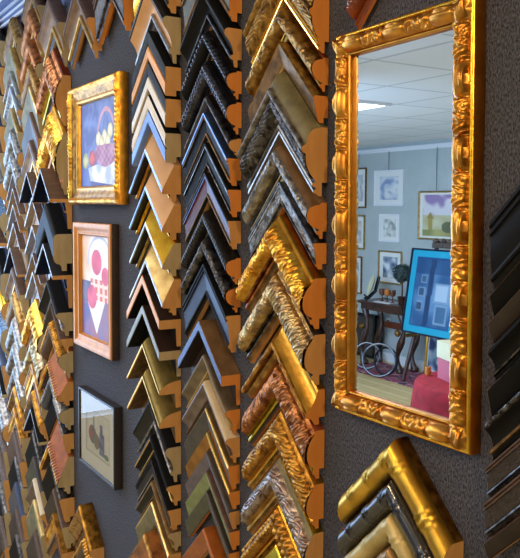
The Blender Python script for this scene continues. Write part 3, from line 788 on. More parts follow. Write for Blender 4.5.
# the mirror
def mirror():
    xl = (W(335, 36, .02).x+W(335, 406, .02).x)/2
    xr = W(481, 452, 0).x-.004
    zt = (W(335, 36, .02).z+W(478, -3, 0).z)/2
    zb_ = (W(335, 406, .02).z+W(481, 452, 0).z)/2-.003
    w, h = xr-xl, zt-zb_
    cx, cz = (xl+xr)/2, (zt+zb_)/2
    t = empty('wall_mirror', (cx, -.001, cz), 'tall rectangular mirror in an ornate gilt frame hanging on the carpeted wall', 'mirror', rot=(0, radians(-.8), 0))
    ft = .038
    prof = [(0, 0), (0, .017), (.0015, .0195), (.0045, .0205), (.006, .0195), (.0065, .017)] + [(.0065+.0230*k/12, .017+.011*sin(pi*(.06+.88*k/12))**.8) for k in range(1, 13)] + \
           [(.0297, .017), (.0305, .0194), (.0318, .0200), (.0331, .0194), (.0338, .017), (.0342, .011)]
    zones = [(0.0005, 'mirror_gold_side'), (.0062, 'gold_bright'), (.0296, 'mirror_gold'), (.0336, 'gold'), (.07, 'mirror_gold_side')]
    p = .088
    def orn(c, tt, L):
        if tt < .0064 or tt > .0296: return 0
        u = (tt-.0064)/.0232
        ph = (abs(c)/p+.0) % 1.0
        if ph > .5: ph -= 1
        q = abs(ph)
        e = min(1, u*10, (1-u)*10)
        hgt = 0
        # smooth oval cartouche
        g = 1-(q/.23)**2-((u-.5)/.62)**2
        if g > 0: hgt += .0042*sqrt(g)
        # grooved border round it
        hgt -= .003*exp(-((q-.25)/.022)**2)*e
        # paired leaf scrolls between cartouches
        if q > .26:
            r = (q-.26)/.24
            k = u*1.7+.75*sin(pi*r)*(1 if ph > 0 else -1)+r*.8
            hgt += .0046*abs(sin(pi*k))**.8*e*(sin(pi*min(1, r*1.2+.1))**.5 if r < .75 else .8)
        # shell lobes along the outer flank
        if u < .3: hgt += .005*max(0, 1-(q/.2)**2)*sin(pi*u/.3)
        return hgt
    rect_frame(t, w, h, prof, zones, orn, res=.0011)
    # scalloped bosses that overhang the outer edges
    mesh_obj('glass', [(-w/2+.031, -.012, -h/2+.031), (w/2-.031, -.012, -h/2+.031), (w/2-.031, -.012, h/2-.031), (-w/2+.031, -.012, h/2-.031)], [(0, 1, 2, 3)], 'mirror_glass', t, smooth=False)
    mb = MB(); mb.box(-w/2+.004, -.008, -h/2+.004, w/2-.004, -.0005, h/2-.004); mb.build('backing_board', 'frame_dark', t, smooth=False)
    # leaf caps on the four corners
    for sx in (-1, 1):
        for sz in (-1, 1):
            V_, F_ = [], []
            n = 14
            for i in range(n+1):
                for j in range(n+1):
                    a_, b_ = i/n, j/n
                    x = a_*.032+.003; z = b_*.032+.003
                    r = sqrt((a_-.5)**2+(b_-.5)**2)
                    ang = math.atan2(b_-.5, a_-.5)
                    hgt = .019+.013*max(0, 1-(r/.5)**2)*(.7+.3*abs(cos(3*ang)))
                    V_.append((sx*(w/2-x), -hgt if r < .5 else -.02, sz*(h/2-z)))
            for i in range(n):
                for j in range(n):
                    q = (i*(n+1)+j, i*(n+1)+j+1, (i+1)*(n+1)+j+1, (i+1)*(n+1)+j)
                    F_.append(q if sx*sz > 0 else q[::-1])
            mesh_obj('corner_leaf', V_, F_, 'mirror_gold', t, angle=60)
    return cx, cz, w, h
mirror()

# ------------------------------------------------------------------ painted pictures
def canvas(name, parent, w, h, y, fn, nx=130, nz=160, m='painted_canvas'):
    V_ = [(w*(i/nx-.5), y, h*(j/nz-.5)) for j in range(nz+1) for i in range(nx+1)]
    F_ = [(j*(nx+1)+i, j*(nx+1)+i+1, (j+1)*(nx+1)+i+1, (j+1)*(nx+1)+i) for j in range(nz) for i in range(nx)]
    o = mesh_obj(name, V_, F_, m, parent, smooth=False)
    ca = o.data.color_attributes.new('paint', 'FLOAT_COLOR', 'POINT')
    buf = []
    for j in range(nz+1):
        for i in range(nx+1):
            c = lin(fn(i/nx, 1-j/nz)); buf += list(c)
    ca.data.foreach_set('color', buf)
    return o

def ell(u, v, cu, cv, ru, rv): return ((u-cu)/ru)**2+((v-cv)/rv)**2
def mixh(a, b, t):
    t = max(0, min(1, t))
    A_ = [int(a[i:i+2], 16) for i in (1, 3, 5)]; B_ = [int(b[i:i+2], 16) for i in (1, 3, 5)]
    return '#%02x%02x%02x' % tuple(int(x+(y-x)*t) for x, y in zip(A_, B_))

def paint_basket(u, v):
    n = noise.noise(Vector((u*6, v*6, 1))); n2 = noise.noise(Vector((u*18, v*14, 2)))*.5
    c = mixh('#4c5890', '#7080b4', .45+n+n2+.5*(u-.4))
    if v > .93-.1*u: c = '#4a4a80'
    if v > .80-.14*u and u > .22 and v < .99-.1*(1-u): c = mixh('#e0e0e6', '#a8b0cc', .4+n*1.4+n2)
    if u < .22+.35*(v-.76) and v > .76-.02*u: c = mixh('#44589c', '#6070a8', .5+n+n2)
    e = ell(u, v, .70, .50, .23, .38)
    if .80 < e < 1.06 and v < .52: c = mixh('#b07484', '#cc98a0', .5+n+n2)
    for cu, cv in ((.50, .45), (.66, .44), (.80, .38), (.58, .50), (.74, .50)):
        q = ell(u, v, cu, cv, .065, .085)
        if q < 1: c = mixh('#ece4bc', '#a89c70', q*.8+n2)
    if ell(u, v, .68, .62, .28, .15) < 1 and v > .52:
        c = mixh('#8c5070', '#b488a0', .5+.35*sin(u*60)*sin(v*70)+n+.6*(u-.6))
    for cu, cv, k1, k2 in ((.33, .66, '#c85c58', '#94383c'), (.15, .68, '#bcbc84', '#7c8458')):
        q = ell(u, v, cu, cv, .085, .095)
        if q < 1: c = mixh(k1, k2, q*.9+n2)
    return c

def paint_apples(u, v):
    n = noise.noise(Vector((u*5, v*6, 3)))
    c = mixh('#d8a070', '#e8dcd4', (u-.05)*3+n*.5)
    e = ell(u, v, .62, .26, .42, .26)
    if .75 < e < .95 and v < .3: c = '#b0b4c4'
    if v > .42 and u > .3: c = '#cc6450' if (sin(u*40) > -.1 and sin(v*75) > -.5) else '#ecc4b0'
    if v > .62 and u > .25: c = mixh('#9c5c6c', '#6c6c9c', .5+n*1.5)
    if v > .62: 
        hw = (.95-v)*.95
        if abs(u-.48-.1*(v-.6)) < hw: c = mixh('#e8e0d0', '#d8ccb8', .5+n)
        elif u < .3: c = mixh('#8c6088', '#4c508c', .5+n)
    if v < .66 and v > .45 and u < .32: c = mixh('#6c6484', '#4c4870', .5+n)
    for cu, cv, r in ((.52, .26, .17), (.8, .38, .12), (.36, .6, .16)):
        if ell(u, v, cu, cv, r, r*.72) < 1: c = mixh('#d85870', '#b83c58', .4+n*1.3+.8*(v-cv))
    return c

def paint_still(u, v):
    n = noise.noise(Vector((u*8, v*8, 5)))
    c = mixh('#f0e6c8', '#e8dcbc', .5+n)
    if u < .06 or u > .94 or v < .05 or v > .95: c = '#d0c4a4'
    if ell(u, v, .28, .56, .16, .20) < 1: c = mixh('#b4442c', '#64683c', .5+n*2+.8*(u-.28))
    if ell(u, v, .45, .66, .12, .17) < 1: c = mixh('#7c7848', '#8c6c48', .5+n*2)
    if abs(u-.66) < .10 and .42 < v < .90 or abs(u-.64) < .05 and .24 < v < .45: c = mixh('#88849c', '#54506c', .5+n*2+2*(u-.64))
    if abs(u-.34) < .018 and .14 < v < .42: c = '#6c6058'
    if ell(u, v, .84, .86, .09, .06) < 1: c = '#648058'
    return c

def picture(name, px_l, px_r, yt, yb, dep, label, prof, zones, orn, fn, cname, inset, glass=False, mat_in=None, tilt=0):
    """px_l: left edge on the front plane; px_r: right edge on the front plane; yt, yb: top and bottom edge at its middle"""
    xm = (px_l+px_r)/2
    xl, xr = W(px_l, (yt+yb)/2, dep).x, W(px_r, (yt+yb)/2, dep).x
    zt, zb_ = W(xm, yt, dep).z, W(xm, yb, dep).z
    w, h = xr-xl, zt-zb_
    t = empty(name, ((xl+xr)/2, -.0015, (zt+zb_)/2), label, 'picture', 'framed pictures between the sample columns', rot=(radians(tilt), 0, 0))
    rect_frame(t, w, h, prof, zones, orn, res=.0025)
    mb = MB(); mb.box(-w/2+.003, -.006, -h/2+.003, w/2-.003, -.0003, h/2-.003); mb.build('backing_board', 'frame_dark', t, smooth=False)
    if mat_in:
        mo = mb = MB(); iw, ih = w/2-inset, h/2-inset; ow, oh = w/2-.0075, h/2-.0075
        y = -.0165
        c = [Vector((-ow, y, -oh)), Vector((ow, y, -oh)), Vector((ow, y, oh)), Vector((-ow, y, oh)), Vector((-iw, y, -ih)), Vector((iw, y, -ih)), Vector((iw, y, ih)), Vector((-iw, y, ih))]
        for k in range(4): mb.quad(c[k], c[(k+1) % 4], c[4+(k+1) % 4], c[4+k])
        # bevel
        for k in range(4):
            a_, b_ = c[4+k], c[4+(k+1) % 4]
            mb.quad(a_, b_, b_+Vector((0, .0025, 0)), a_+Vector((0, .0025, 0)))
        mb.build('mat_board', mat_in, t, smooth=False)
    canvas(cname, t, w-2*inset+.004, h-2*inset+.004, -.0148 if glass else -.0075, fn)
    if glass:
        gw, gh = w/2-.008, h/2-.008
        mesh_obj('glass', [(-gw, -.0185, -gh), (gw, -.0185, -gh), (gw, -.0185, gh), (-gw, -.0185, gh)], [(0, 1, 2, 3)], 'clear_glass', t, smooth=False)
    return t

def orn1(c, tt, L):
    if .004 < tt < .014:
        return .0025*abs(sin(pi*c/.012))*sin(pi*(tt-.004)/.010)+.003*max(0, cos(2*pi*c/.12))**6*sin(pi*(tt-.004)/.010)
    if .020 < tt < .036: return .0010*abs(sin(pi*c/.005))*sin(pi*(tt-.020)/.016)
    return 0
picture('framed_painting', 68, 117, 80, 204.5, .030, 'largest picture, basket of eggs on blue, in a wide carved gilt frame',
        [(0, 0), (0, .022), (.003, .027), (.008, .030), (.013, .029), (.016, .023), (.02, .022), (.036, .016), (.038, .018), (.044, .018), (.047, .012), (.049, .008)],
        [(.001, 'gold'), (.015, 'gold_leaf'), (.038, 'gold_antique'), (.05, 'gold')], orn1, paint_basket, 'canvas', .046)
picture('framed_painting', 73, 110.5, 223, 352, .024, 'middle picture, red apples and basket, in a plain orange wood frame',
        [(0, 0), (0, .019), (.002, .0225), (.008, .024), (.014, .022), (.018, .018), (.026, .016), (.028, .018), (.032, .017), (.034, .010), (.036, .008)],
        [(.0005, 'brown_dark'), (.04, 'frame_oak')], None, paint_apples, 'canvas', .034)
picture('framed_drawing', 79, 114.5, 397, 475, .022, 'lowest picture, small still life drawing in a thin black frame with white mat',
        [(0, 0), (0, .020), (.001, .022), (.006, .022), (.0075, .020), (.008, .015)],
        [(.02, 'frame_dark')], None, paint_still, 'drawing', .045, glass=True, mat_in='paper_mat')

# ------------------------------------------------------------------ room
ZC = 2.515
XL, XR, YB, XD, YS = -9.0, 2.6, -5.3, -3.4, -1.7
def struct(name, mb, m):
    o = mb.build(name, m, None, smooth=False); o['kind'] = 'structure'; return o
ZK = W(12, 45).z
struct('wall_front', MB().box(XD, 0, 0, XR, .12, ZK), 'carpet_wall')
struct('wall_front_upper', MB().box(XD, .012, ZK, XR, .12, ZC), 'upper_wall_bluelit')
tr = MB(); tr.box(XD, -.012, ZC-.075, XR, .012, ZC-.02); tr.box(XD, -.034, ZC-.02, XR, .012, ZC)
struct('trim_1', tr, 'trim_blue')
tw = MB()
for zz_, yy_ in ((ZC-.074, -.018), (ZC-.050, -.017), (ZC-.026, -.020)): tw.box(XD, yy_, zz_, XR, -.012, zz_+.007)
struct('trim_3', tw, 'white_paint')
struct('floor', MB().box(XL, YB, -.1, XR, .12, 0), 'floor_boards')
struct('ceiling', MB().box(XL, YB, ZC, XR, .12, ZC+.1), 'ceiling_tiles')
struct('wall_back', MB().box(XL, YB-.12, 0, XR, YB, ZC), 'wall_paint')
struct('wall_right', MB().box(XR, YB, 0, XR+.12, 0, ZC), 'wall_paint')
struct('wall_left', MB().box(XL-.12, YB, 0, XL, YS, ZC), 'wall_paint')
struct('baseboard_back', MB().box(XL, YB, 0, XR, YB+.015, .10), 'white_paint')
# entrance: glazed door beside the sample wall and a shop window round the corner
sw = MB(); sw.box(XL, YS, 0, XD, YS+.1, .35); sw.box(XL, YS, 2.3, XD, YS+.1, ZC)
for xx in (XL, -7.1, -5.3, XD-.1): sw.box(xx, YS, .35, xx+.1, YS+.1, 2.3)
o = struct('window_1', sw, 'white_paint')
mesh_obj('window_pane', [(XL, YS+.05, .35), (XD, YS+.05, .35), (XD, YS+.05, 2.3), (XL, YS+.05, 2.3)], [(0, 1, 2, 3)], 'clear_glass', o, smooth=False)
dw = MB(); dw.box(XD-.1, YS+.1, 0, XD, YS+.18, ZC); dw.box(XD-.1, -.1, 0, XD, 0, ZC); dw.box(XD-.1, YS+.18, 2.3, XD, -.1, ZC); dw.box(XD-.1, YS+.18, 0, XD, -.1, .83)
o = struct('door_1', dw, 'white_paint')
mesh_obj('door_pane', [(XD-.05, YS+.18, .83), (XD-.05, -.1, .83), (XD-.05, -.1, 2.3), (XD-.05, YS+.18, 2.3)], [(0, 1, 2, 3)], 'clear_glass', o, smooth=False)
hb = MB(); hb.tube([(XD+.0, YS+.3, .9), (XD+.05, YS+.3, .95), (XD+.05, YS+.3, 1.25), (XD, YS+.3, 1.3)], .012); hb.build('door_handle', 'steel', o)
pv = MB().box(-12, YS+.1, -.14, XD, 4, -.04); o = struct('pavement', pv, 'wall_paint')

# ------------------------------------------------------------------ what the mirror shows: the far side of the shop
MY = -.013
def M(x, y, ydist=None, z=None, yreal=None):
    """real point that the mirror shows at a photo pixel, on a plane y = yreal or at height z"""
    d = ray(x, y); p = CP+d*((D+MY)/d.y)
    r = Vector((d.x, -d.y, d.z))
    if z is not None: return p+r*((z-p.z)/r.z)
    return p+r*((yreal-p.y)/r.y)

def back_picture(x0, x1, y0, y1, label, fm, fn, fw=.018, dep=.022, group='pictures hung on the far wall', wire=True, rod=None, yw=YB, mat_in=True):
    xm = (x0+x1)/2; ym = (y0+y1)/2
    a, b = M(x0, ym, yreal=yw+dep).x, M(x1, ym, yreal=yw+dep).x
    zt, zb_ = M(xm, y0, yreal=yw+dep).z, M(xm, y1, yreal=yw+dep).z
    w, h = abs(b-a), zt-zb_
    t = empty('framed_picture', ((a+b)/2, yw+.002, (zt+zb_)/2), label, 'picture', group, rot=(0, 0, pi))
    rect_frame(t, w, h, [(0, 0), (0, dep), (fw*.2, dep), (fw*.9, dep*.8), (fw, dep*.4)], [(1, fm)], None)
    canvas('print', t, w-fw*1.6, h-fw*1.6, -.008, lambda u, v: fn(u, v), 40, 50)
    mb = MB(); mb.box(-w/2+.004, -.004, -h/2+.004, w/2-.004, -.0005, h/2-.004); mb.build('backing_board', 'frame_dark', t, smooth=False)
    return t, (a+b)/2, zt

def water(bg, cols, seed, border=.16):
    def fn(u, v):
        if u < border or u > 1-border or v < border or v > 1-border: return '#e6e6e2'
        n = noise.noise(Vector((u*3+seed, v*3, seed))); m = noise.noise(Vector((u*5, v*5+seed, seed+3)))
        c = mixh(bg, cols[0], .5+n*2)
        return mixh(c, cols[1 % len(cols)], max(0, m*2.5))
    return fn
def tower(u, v):
    n = noise.noise(Vector((u*4, v*4, 2)))
    if u < .08 or v < .06 or v > .94: return '#e6e4da'
    c = mixh('#dcd8dc', '#9c84b0', n*2.5+.6-1.3*v) if v < .5 else mixh('#d8d4b4', '#b8b080', .5+n)
    if abs(u-.32) < .12*(max(0, min(1, (v-.42)/.16))) and .42 < v < .58: c = '#a08c50'
    if abs(u-.32) < .06 and .56 < v < .85: c = '#ac9850'
    if v > .8: c = mixh('#8c9058', '#b8b070', .5+n)
    if ell(u, v, .85, .75, .2, .12) < 1: c = '#6c7050'
    return c
tops = []
tops.append(back_picture(374, 403, 170, 206, 'white framed blue print, top one in the middle wired row of the reflected wall', 'white_paint', water('#e0e0e0', ['#c0ccd8', '#8c9cc0'], 3)))
back_picture(379, 399, 214, 242, 'small white framed sketch hanging just under the white framed blue print', 'white_paint', water('#e6e6e0', ['#c8ccc8', '#98a098'], 8))
back_picture(378, 401, 251, 284, 'narrow gold framed flower picture hanging low above the goblets', 'gold_pale', water('#e0e4e4', ['#405070', '#7c9098'], 12))
tops.append(back_picture(351, 365.5, 168, 208, 'upper of the pictures cut off by the left edge of the mirror glass', 'gold_old', water('#e0ded8', ['#c8c8c8', '#a8b0b8'], 16)))
back_picture(348, 364, 215, 249, 'middle of the pictures cut off by the left edge of the mirror glass', 'gold_pale', water('#e4e0d4', ['#d0c8b8', '#b0b0b8'], 19))
back_picture(346, 361, 256, 293, 'lowest of the pictures cut off by the left edge of the mirror glass', 'gold_old', water('#dcdcd4', ['#b8c0c8', '#98a4b0'], 23))
tops.append(back_picture(418, 454, 191, 240, 'gold framed watercolour of a tower, reflected behind the top of the easel', 'gold_pale', lambda u, v: tower(1-u, v)))
# picture rail and hanging wires
pz = M(404, 148, yreal=YB+.02).z
rl = MB(); rl.box(XL, YB, pz-.018, XR, YB+.028, pz+.018); rl.box(XL, YB, pz-.03, XR, YB+.014, pz-.018)
struct('trim_2', rl, 'white_paint')
for (t, xx, zt), lb in zip(tops, ('in the middle', 'at the left', 'above the tower watercolour')):
    wmb = MB(); wmb.tube([(xx, YB+.018, pz), (xx, YB+.018, zt-.01)], .003, 6)
    tag(wmb.build('hanging_wire', 'steel'), f'thin picture wire hanging from the white rail {lb}', 'wire', 'picture wires on the far wall')
# wall socket
so = M(388, 323, yreal=YB+.005)
mb = MB(); mb.box(so.x-.036, YB, so.z-.058, so.x+.036, YB+.006, so.z+.058)
s_ = tag(mb.build('wall_socket', 'plastic_white', smooth=False), 'white electrical socket low on the far wall beneath the console table', 'socket')
mb = MB()
for dz in (-.026, .026): mb.box(so.x-.016, YB+.006, so.z+dz-.012, so.x+.016, YB+.0075, so.z+dz+.012)
mb.build('outlet', 'slate', s_, smooth=False)

# console table
YF = YB+.40
pl_, pr_ = M(359, 302, yreal=YF), M(401, 304, yreal=YF)
xa, xb2 = min(pl_.x, pr_.x), max(pl_.x, pr_.x)
zt = M(378, 303, yreal=YF).z-.0105
con = empty('console_table', ((xa+xb2)/2, YB+.2, .0105), 'dark carved wooden console table against the far wall, seen in the mirror', 'table')
hw = (xb2-xa)/2
ztop_c = zt+.0115
mb = MB(); mb.box(-hw-.03, -.2, zt-.028, hw+.03, .22, zt); mb.build('tabletop', 'walnut', con)
mb = MB(); mb.box(-hw+.01, -.17, zt-.10, hw-.01, .18, zt-.028); mb.build('apron', 'walnut', con, smooth=False)
for sx in (-1, 1):
    for sy in (-.06, .15):
        mb = MB()
        H_ = zt-.1
        pts = [(sx*(hw-.05)+.045*sin(2*pi*k/24), sy, H_*(1-k/24)) for k in range(25)]
        mb.tube(pts, [.030+.010*cos(4*pi*k/24) for k in range(25)], 10)
        mb.lathe([(.045, 0), (.05, .02), (.035, .05)], 14, Matrix.Translation((sx*(hw-.05), sy, 0)))
        mb.build('leg', 'walnut', con)
mb = MB(); zs = zt*.60
mb.box(-hw+.04, -.16, zs-.035, hw-.04, -.12, zs+.035)
mb.build('stretcher', 'red_brown', con)
for sx in (-1, 1):
    mb = MB(); mb.lathe([(.0, -.03), (.03, -.02), (.04, 0), (.03, .02), (0, .03)], 14, Matrix.Translation((sx*(hw-.05), .195, zs)) @ Matrix.Rotation(pi/2, 4, 'X'), cap=False)
    mb.build('rosette', 'gold_old', con)
# things on the console
def on_top(px, py=300): 
    p = M(px, py, yreal=YF-.12); return p.x
x = on_top(372)
ps = empty('plate_stand', (x, YF-.14, ztop_c), 'black wooden stand holding a pale plate on the console table', 'stand', rot=(0, 0, radians(30)))
mb = MB()
for sx in (-1, 1):
    mb.tube([(sx*.06, .10, .014), (sx*.05, .06, .022), (sx*.045, -.02, .10), (sx*.04, -.06, .26)], .011, 8)
    mb.tube([(sx*.055, .06, .02), (sx*.06, .10, .055)], .009, 8)
mb.tube([(-.045, -.02, .10), (.045, -.02, .10)], .010, 8); mb.tube([(-.04, -.06, .26), (.04, -.06, .26)], .01, 8)
mb.build('stand_frame', 'black_iron', ps)
mb = MB(); mb.lathe([(.0, 0), (.07, .002), (.115, .016), (.12, .02), (.112, .012), (.07, -.004), (0, -.006)], 28, Matrix.Translation((x, YF-.14, ztop_c)) @ Matrix.Rotation(radians(30), 4, 'Z') @ Matrix.Translation((0, .015, .165)) @ Matrix.Rotation(radians(-72), 4, 'X'), cap=False)
tag(mb.build('display_plate', 'box_cream'), 'pale round plate standing upright on the black stand', 'plate')
tcl = M(386, 301, yreal=YF-.1)
mb = MB(); mb.box(tcl.x-.13, YF-.19, ztop_c, tcl.x+.13, YF-.03, ztop_c+.008)
tag(mb.build('serving_tray', 'linen_white'), 'low white tray under the three goblets on the console', 'tray')
for px, lb in ((381.5, 'brown goblet closest to the plate stand on the white tray'), (386.5, 'middle goblet of the three, amber brown, on the white tray'), (392, 'brown goblet closest to the potted topiary on the white tray')):
    xg = M(px, 297, yreal=YF-.1).x
    g = empty('goblet', (xg, YF-.11, ztop_c+.009), lb, 'goblet', 'goblets on the console table')
    mb = MB(); mb.lathe([(.028, 0), (.026, .004), (.006, .012), (.006, .06)], 18); mb.build('stem', 'goblet_brown', g)
    mb = MB(); mb.lathe([(.006, .06), (.028, .075), (.036, .10), (.033, .135), (.031, .135), (.033, .10), (.024, .078), (0, .07)], 18, cap=False); mb.build('bowl', 'amber' if px == 386.5 else 'goblet_brown', g)
# topiary
pt = M(400.5, 300, yreal=YF-.12)
tp = empty('potted_topiary', (pt.x, YF-.14, ztop_c), 'round clipped dark green topiary at the end of the console table', 'plant')
mb = MB(); mb.lathe([(.035, 0), (.05, .08), (.054, .085), (.046, .085), (.04, .07), (0, .07)], 18, cap=False); mb.build('pot', 'walnut', tp)
mb = MB(); mb.tube([(0, 0, .06), (.004, 0, .15), (0, 0, .28)], .009, 8); mb.build('stem', 'brown', tp)
mb = MB(); rnd = random.Random(3)
for k in range(420):
    ph = math.acos(1-2*(k+.5)/420); thh = k*2.39996
    n = Vector((sin(ph)*cos(thh), sin(ph)*sin(thh), cos(ph))); c = n*(.095+rnd.uniform(-.018, .012))+Vector((0, 0, .34))
    tx = n.orthogonal().normalized(); tx.rotate(Matrix.Rotation(rnd.uniform(0, 6.28), 3, n)); ty = (n.cross(tx)+n*.5).normalized()
    s = .022
    mb.quad(c-tx*s*.4, c+ty*s, c+tx*s*.4, c-ty*s)
mb.lathe([(0.001, .25), (.06, .275), (.082, .34), (.06, .405), (.001, .43)], 16, cap=False)
mb.build('foliage', 'leaf_green', tp)

# stacked dark panels leaning under the console
for k, (px0, px1, y0, lb) in enumerate([(352, 374, 314, 'large dark framed panel leaning under the console table'), (368, 381, 316, 'smaller dark framed panel leaning beside the large one under the console')]):
    p0, p1 = M(px0, 330, yreal=YB+.09-.03*k), M(px1, 330, yreal=YB+.09-.03*k)
    w = abs(p0.x-p1.x); hgt = M((px0+px1)/2, y0, yreal=YB+.06).z
    t = empty('leaning_panel', ((p0.x+p1.x)/2, YB+.072-.03*k, .0115), lb, 'panel', 'dark panels under the console table', rot=(radians(-2), 0, pi))
    # frame sits with its lower edge on the floor
    mbp = MB(); mbp.box(-w/2, -.02, 0, w/2, -.002, .035); mbp.box(-w/2, -.02, hgt-.035, w/2, -.002, hgt); mbp.box(-w/2, -.02, .035, -w/2+.035, -.002, hgt-.035); mbp.box(w/2-.035, -.02, .035, w/2, -.002, hgt-.035)
    mbp.build('frame', 'black_iron', t, smooth=False)
    mbp = MB(); mbp.box(-w/2+.03, -.012, .03, w/2-.03, -.004, hgt-.03); mbp.build('panel_face', 'slate', t, smooth=False)

# big rings on the rug
def ring(px, py, r, yr, turn, lean, rad, label, m):
    c = M(px, py, yreal=yr)
    mb = MB()
    Mx = Matrix.Rotation(turn, 3, 'Z') @ Matrix.Rotation(lean, 3, 'X')
    mb.tube([Mx @ Vector((r*cos(2*pi*k/48), 0, r*sin(2*pi*k/48))) for k in range(48)], rad, 8, closed=True)
    lo = min(v.z for v in mb.v)
    o = mb.build('metal_ring', m); o.location = (c.x, yr, -lo+.0125)
    tag(o, label, 'ring', 'rings leaning under the console table')
ring(367, 353, .14, YF+.12, -pi/4, radians(14), .012, 'grey metal ring standing closest to the mirror edge under the console', 'steel')
ring(379, 353, .17, YF+.26, -pi/4, radians(16), .012, 'large grey metal ring overlapping in the middle under the console', 'steel')
ring(386, 352, .14, YF+.14, -.3, radians(10), .011, 'smaller dark metal ring closest to the carved console leg', 'black_iron')

# rug
a_ = [M(340, 366, z=0), M(452, 392, z=0)]
y_near = M(375, 377, z=0).y
rg = MB(); rg.box(-6.9, YB+.12, .0, -3.0, y_near, .010)
tag(rg.build('patterned_rug', 'rug_weave', smooth=False), 'red and purple patterned oriental rug on the pale boards under the console', 'rug')

# easel with big cyan matted picture
YE = -4.78
pe = [M(411, 249, yreal=YE-.10), M(458, 249, yreal=YE-.10), M(401, 335, yreal=YE+.02)]
ztop = M(430, 248, yreal=YE-.12).z; zbot = M(425, 335, yreal=YE+.03).z
xl_, xr_ = M(405.5, 290, yreal=YE).x, M(458, 290, yreal=YE).x
we = abs(xr_-xl_); hgt = (ztop-zbot)*1.01
ex = (xl_+xr_)/2
lean = radians(9)
es = empty('display_easel', (ex, YE-.2, 0), 'brown wooden display easel carrying the large cyan matted picture', 'easel')
mb = MB()
for sx in (-1, 1):
    mb = MB(); mb.tube([(sx*.30, .27, .02), (sx*.14, -.02, ztop+.04)], .022, 8); mb.build('leg', 'walnut', es)
mb = MB(); mb.tube([(0, -.27, .02), (0, -.04, ztop-.1)], .022, 8); mb.build('leg', 'walnut', es)
for sx in (-1, 1):
    mb = MB(); mb.tube([(sx*.24, .14, zbot-.03), (sx*.24, .30, zbot-.03)], .018, 8); mb.build('peg', 'gold_old', es)
mb = MB(); mb.box(-.17, -.05, ztop+.0, .17, .03, ztop+.05)
for k in (-.15, -.05, .05, .15): mb.lathe([(.03, 0), (.04, .03), (.02, .05), (0, .06)], 10, Matrix.Translation((k, -.01, ztop+.04)))
mb.build('top_clamp', 'taupe_mauve', es)
fp = empty('framed_picture', (ex, YE+.035, zbot-.008), 'large picture with bright cyan mat and navy frame standing on the easel', 'picture', rot=(-lean, 0, pi))
def painted_reflections(u, v):  # reflections in the picture glass, painted as flat colour inside the mat
    if u < .13 or u > .87 or v < .10 or v > .90: return '#20acc4' if (u < .11 or u > .89 or v < .085 or v > .915) else '#184c84'
    n = noise.noise(Vector((u*3, v*4, 7)))
    c = mixh('#34628c', '#6c94b4', .5+n*1.4)
    if v < .28: c = mixh('#24507c', '#3c6890', .5+n)
    for cu, cv, a, b, k in ((.30, .34, .05, .05, '#486480'), (.28, .5, .07, .06, '#3c5874'), (.26, .67, .06, .06, '#3c5874'), (.68, .5, .16, .12, '#b4c4d0'), (.70, .75, .13, .12, '#4c7494')):
        if abs(u-cu) < a and abs(v-cv) < b:
            c = k if (abs(u-cu) < a*.75 and abs(v-cv) < b*.75) else '#88a4b8'
    if abs(u-.46+.05*v) < .05: c = '#20446c'
    return c
fpw = we
rail_prof = [(0, 0), (0, .024), (.004, .026), (.016, .024), (.018, .010)]
par = bpy.data.objects
def frame_raised(parent, w, h, fm):
    tmp = bpy.data.objects.new('tmp', None)
    before = set(bpy.data.objects)
    rect_frame(parent, w, h, rail_prof, [(1, fm)], None)
    for o in [q for q in bpy.data.objects if q not in before and q.type == 'MESH']:
        for v in o.data.vertices: v.co.z += h/2
    bpy.data.objects.remove(tmp)
frame_raised(fp, fpw, hgt, 'navy')
cv = canvas('print', fp, fpw-.03, hgt-.03, -.008, lambda u, v: painted_reflections(1-u, v), 60, 80)  # carries the painted glass reflections
for v in cv.data.vertices: v.co.z += hgt/2
mb = MB(); mb.box(-fpw/2+.004, -.005, .004, fpw/2-.004, 0, hgt-.004); mb.build('backing_board', 'frame_dark', fp, smooth=False)
mesh_obj('glass', [(-fpw/2+.01, -.014, .01), (fpw/2-.01, -.014, .01), (fpw/2-.01, -.014, hgt-.01), (-fpw/2+.01, -.014, hgt-.01)], [(0, 1, 2, 3)], 'clear_glass', fp, smooth=False)

# frames leaning against the far wall behind the easel
def leaner(x0, x1, ytop, yr, label, fm, fn):
    a, b = M(x0, 350, yreal=yr), M(x1, 350, yreal=yr)
    w = abs(a.x-b.x); h = M((x0+x1)/2, ytop, yreal=yr).z
    xm = max((a.x+b.x)/2, xb2+.06+w/2)
    t = empty('framed_picture', (xm, yr, .012), label, 'picture', 'pictures leaning on the far wall', rot=(radians(-5), 0, pi))
    before = set(bpy.data.objects)
    rect_frame(t, w, h, [(0, 0), (0, .02), (.008, .024), (.025, .018), (.028, .006)], [(1, fm)], None)
    canvas('print', t, w-.045, h-.045, -.006, fn, 30, 30)
    for o in [q for q in bpy.data.objects if q not in before and q.type == 'MESH']:
        for v in o.data.vertices: v.co.z += h/2
leaner(418.5, 446, 333, YB+.10, 'gold framed picture leaning on the far wall below the easel', 'gold', water('#9cb0b8', ['#34446c', '#c0c8c8'], 31, .05))

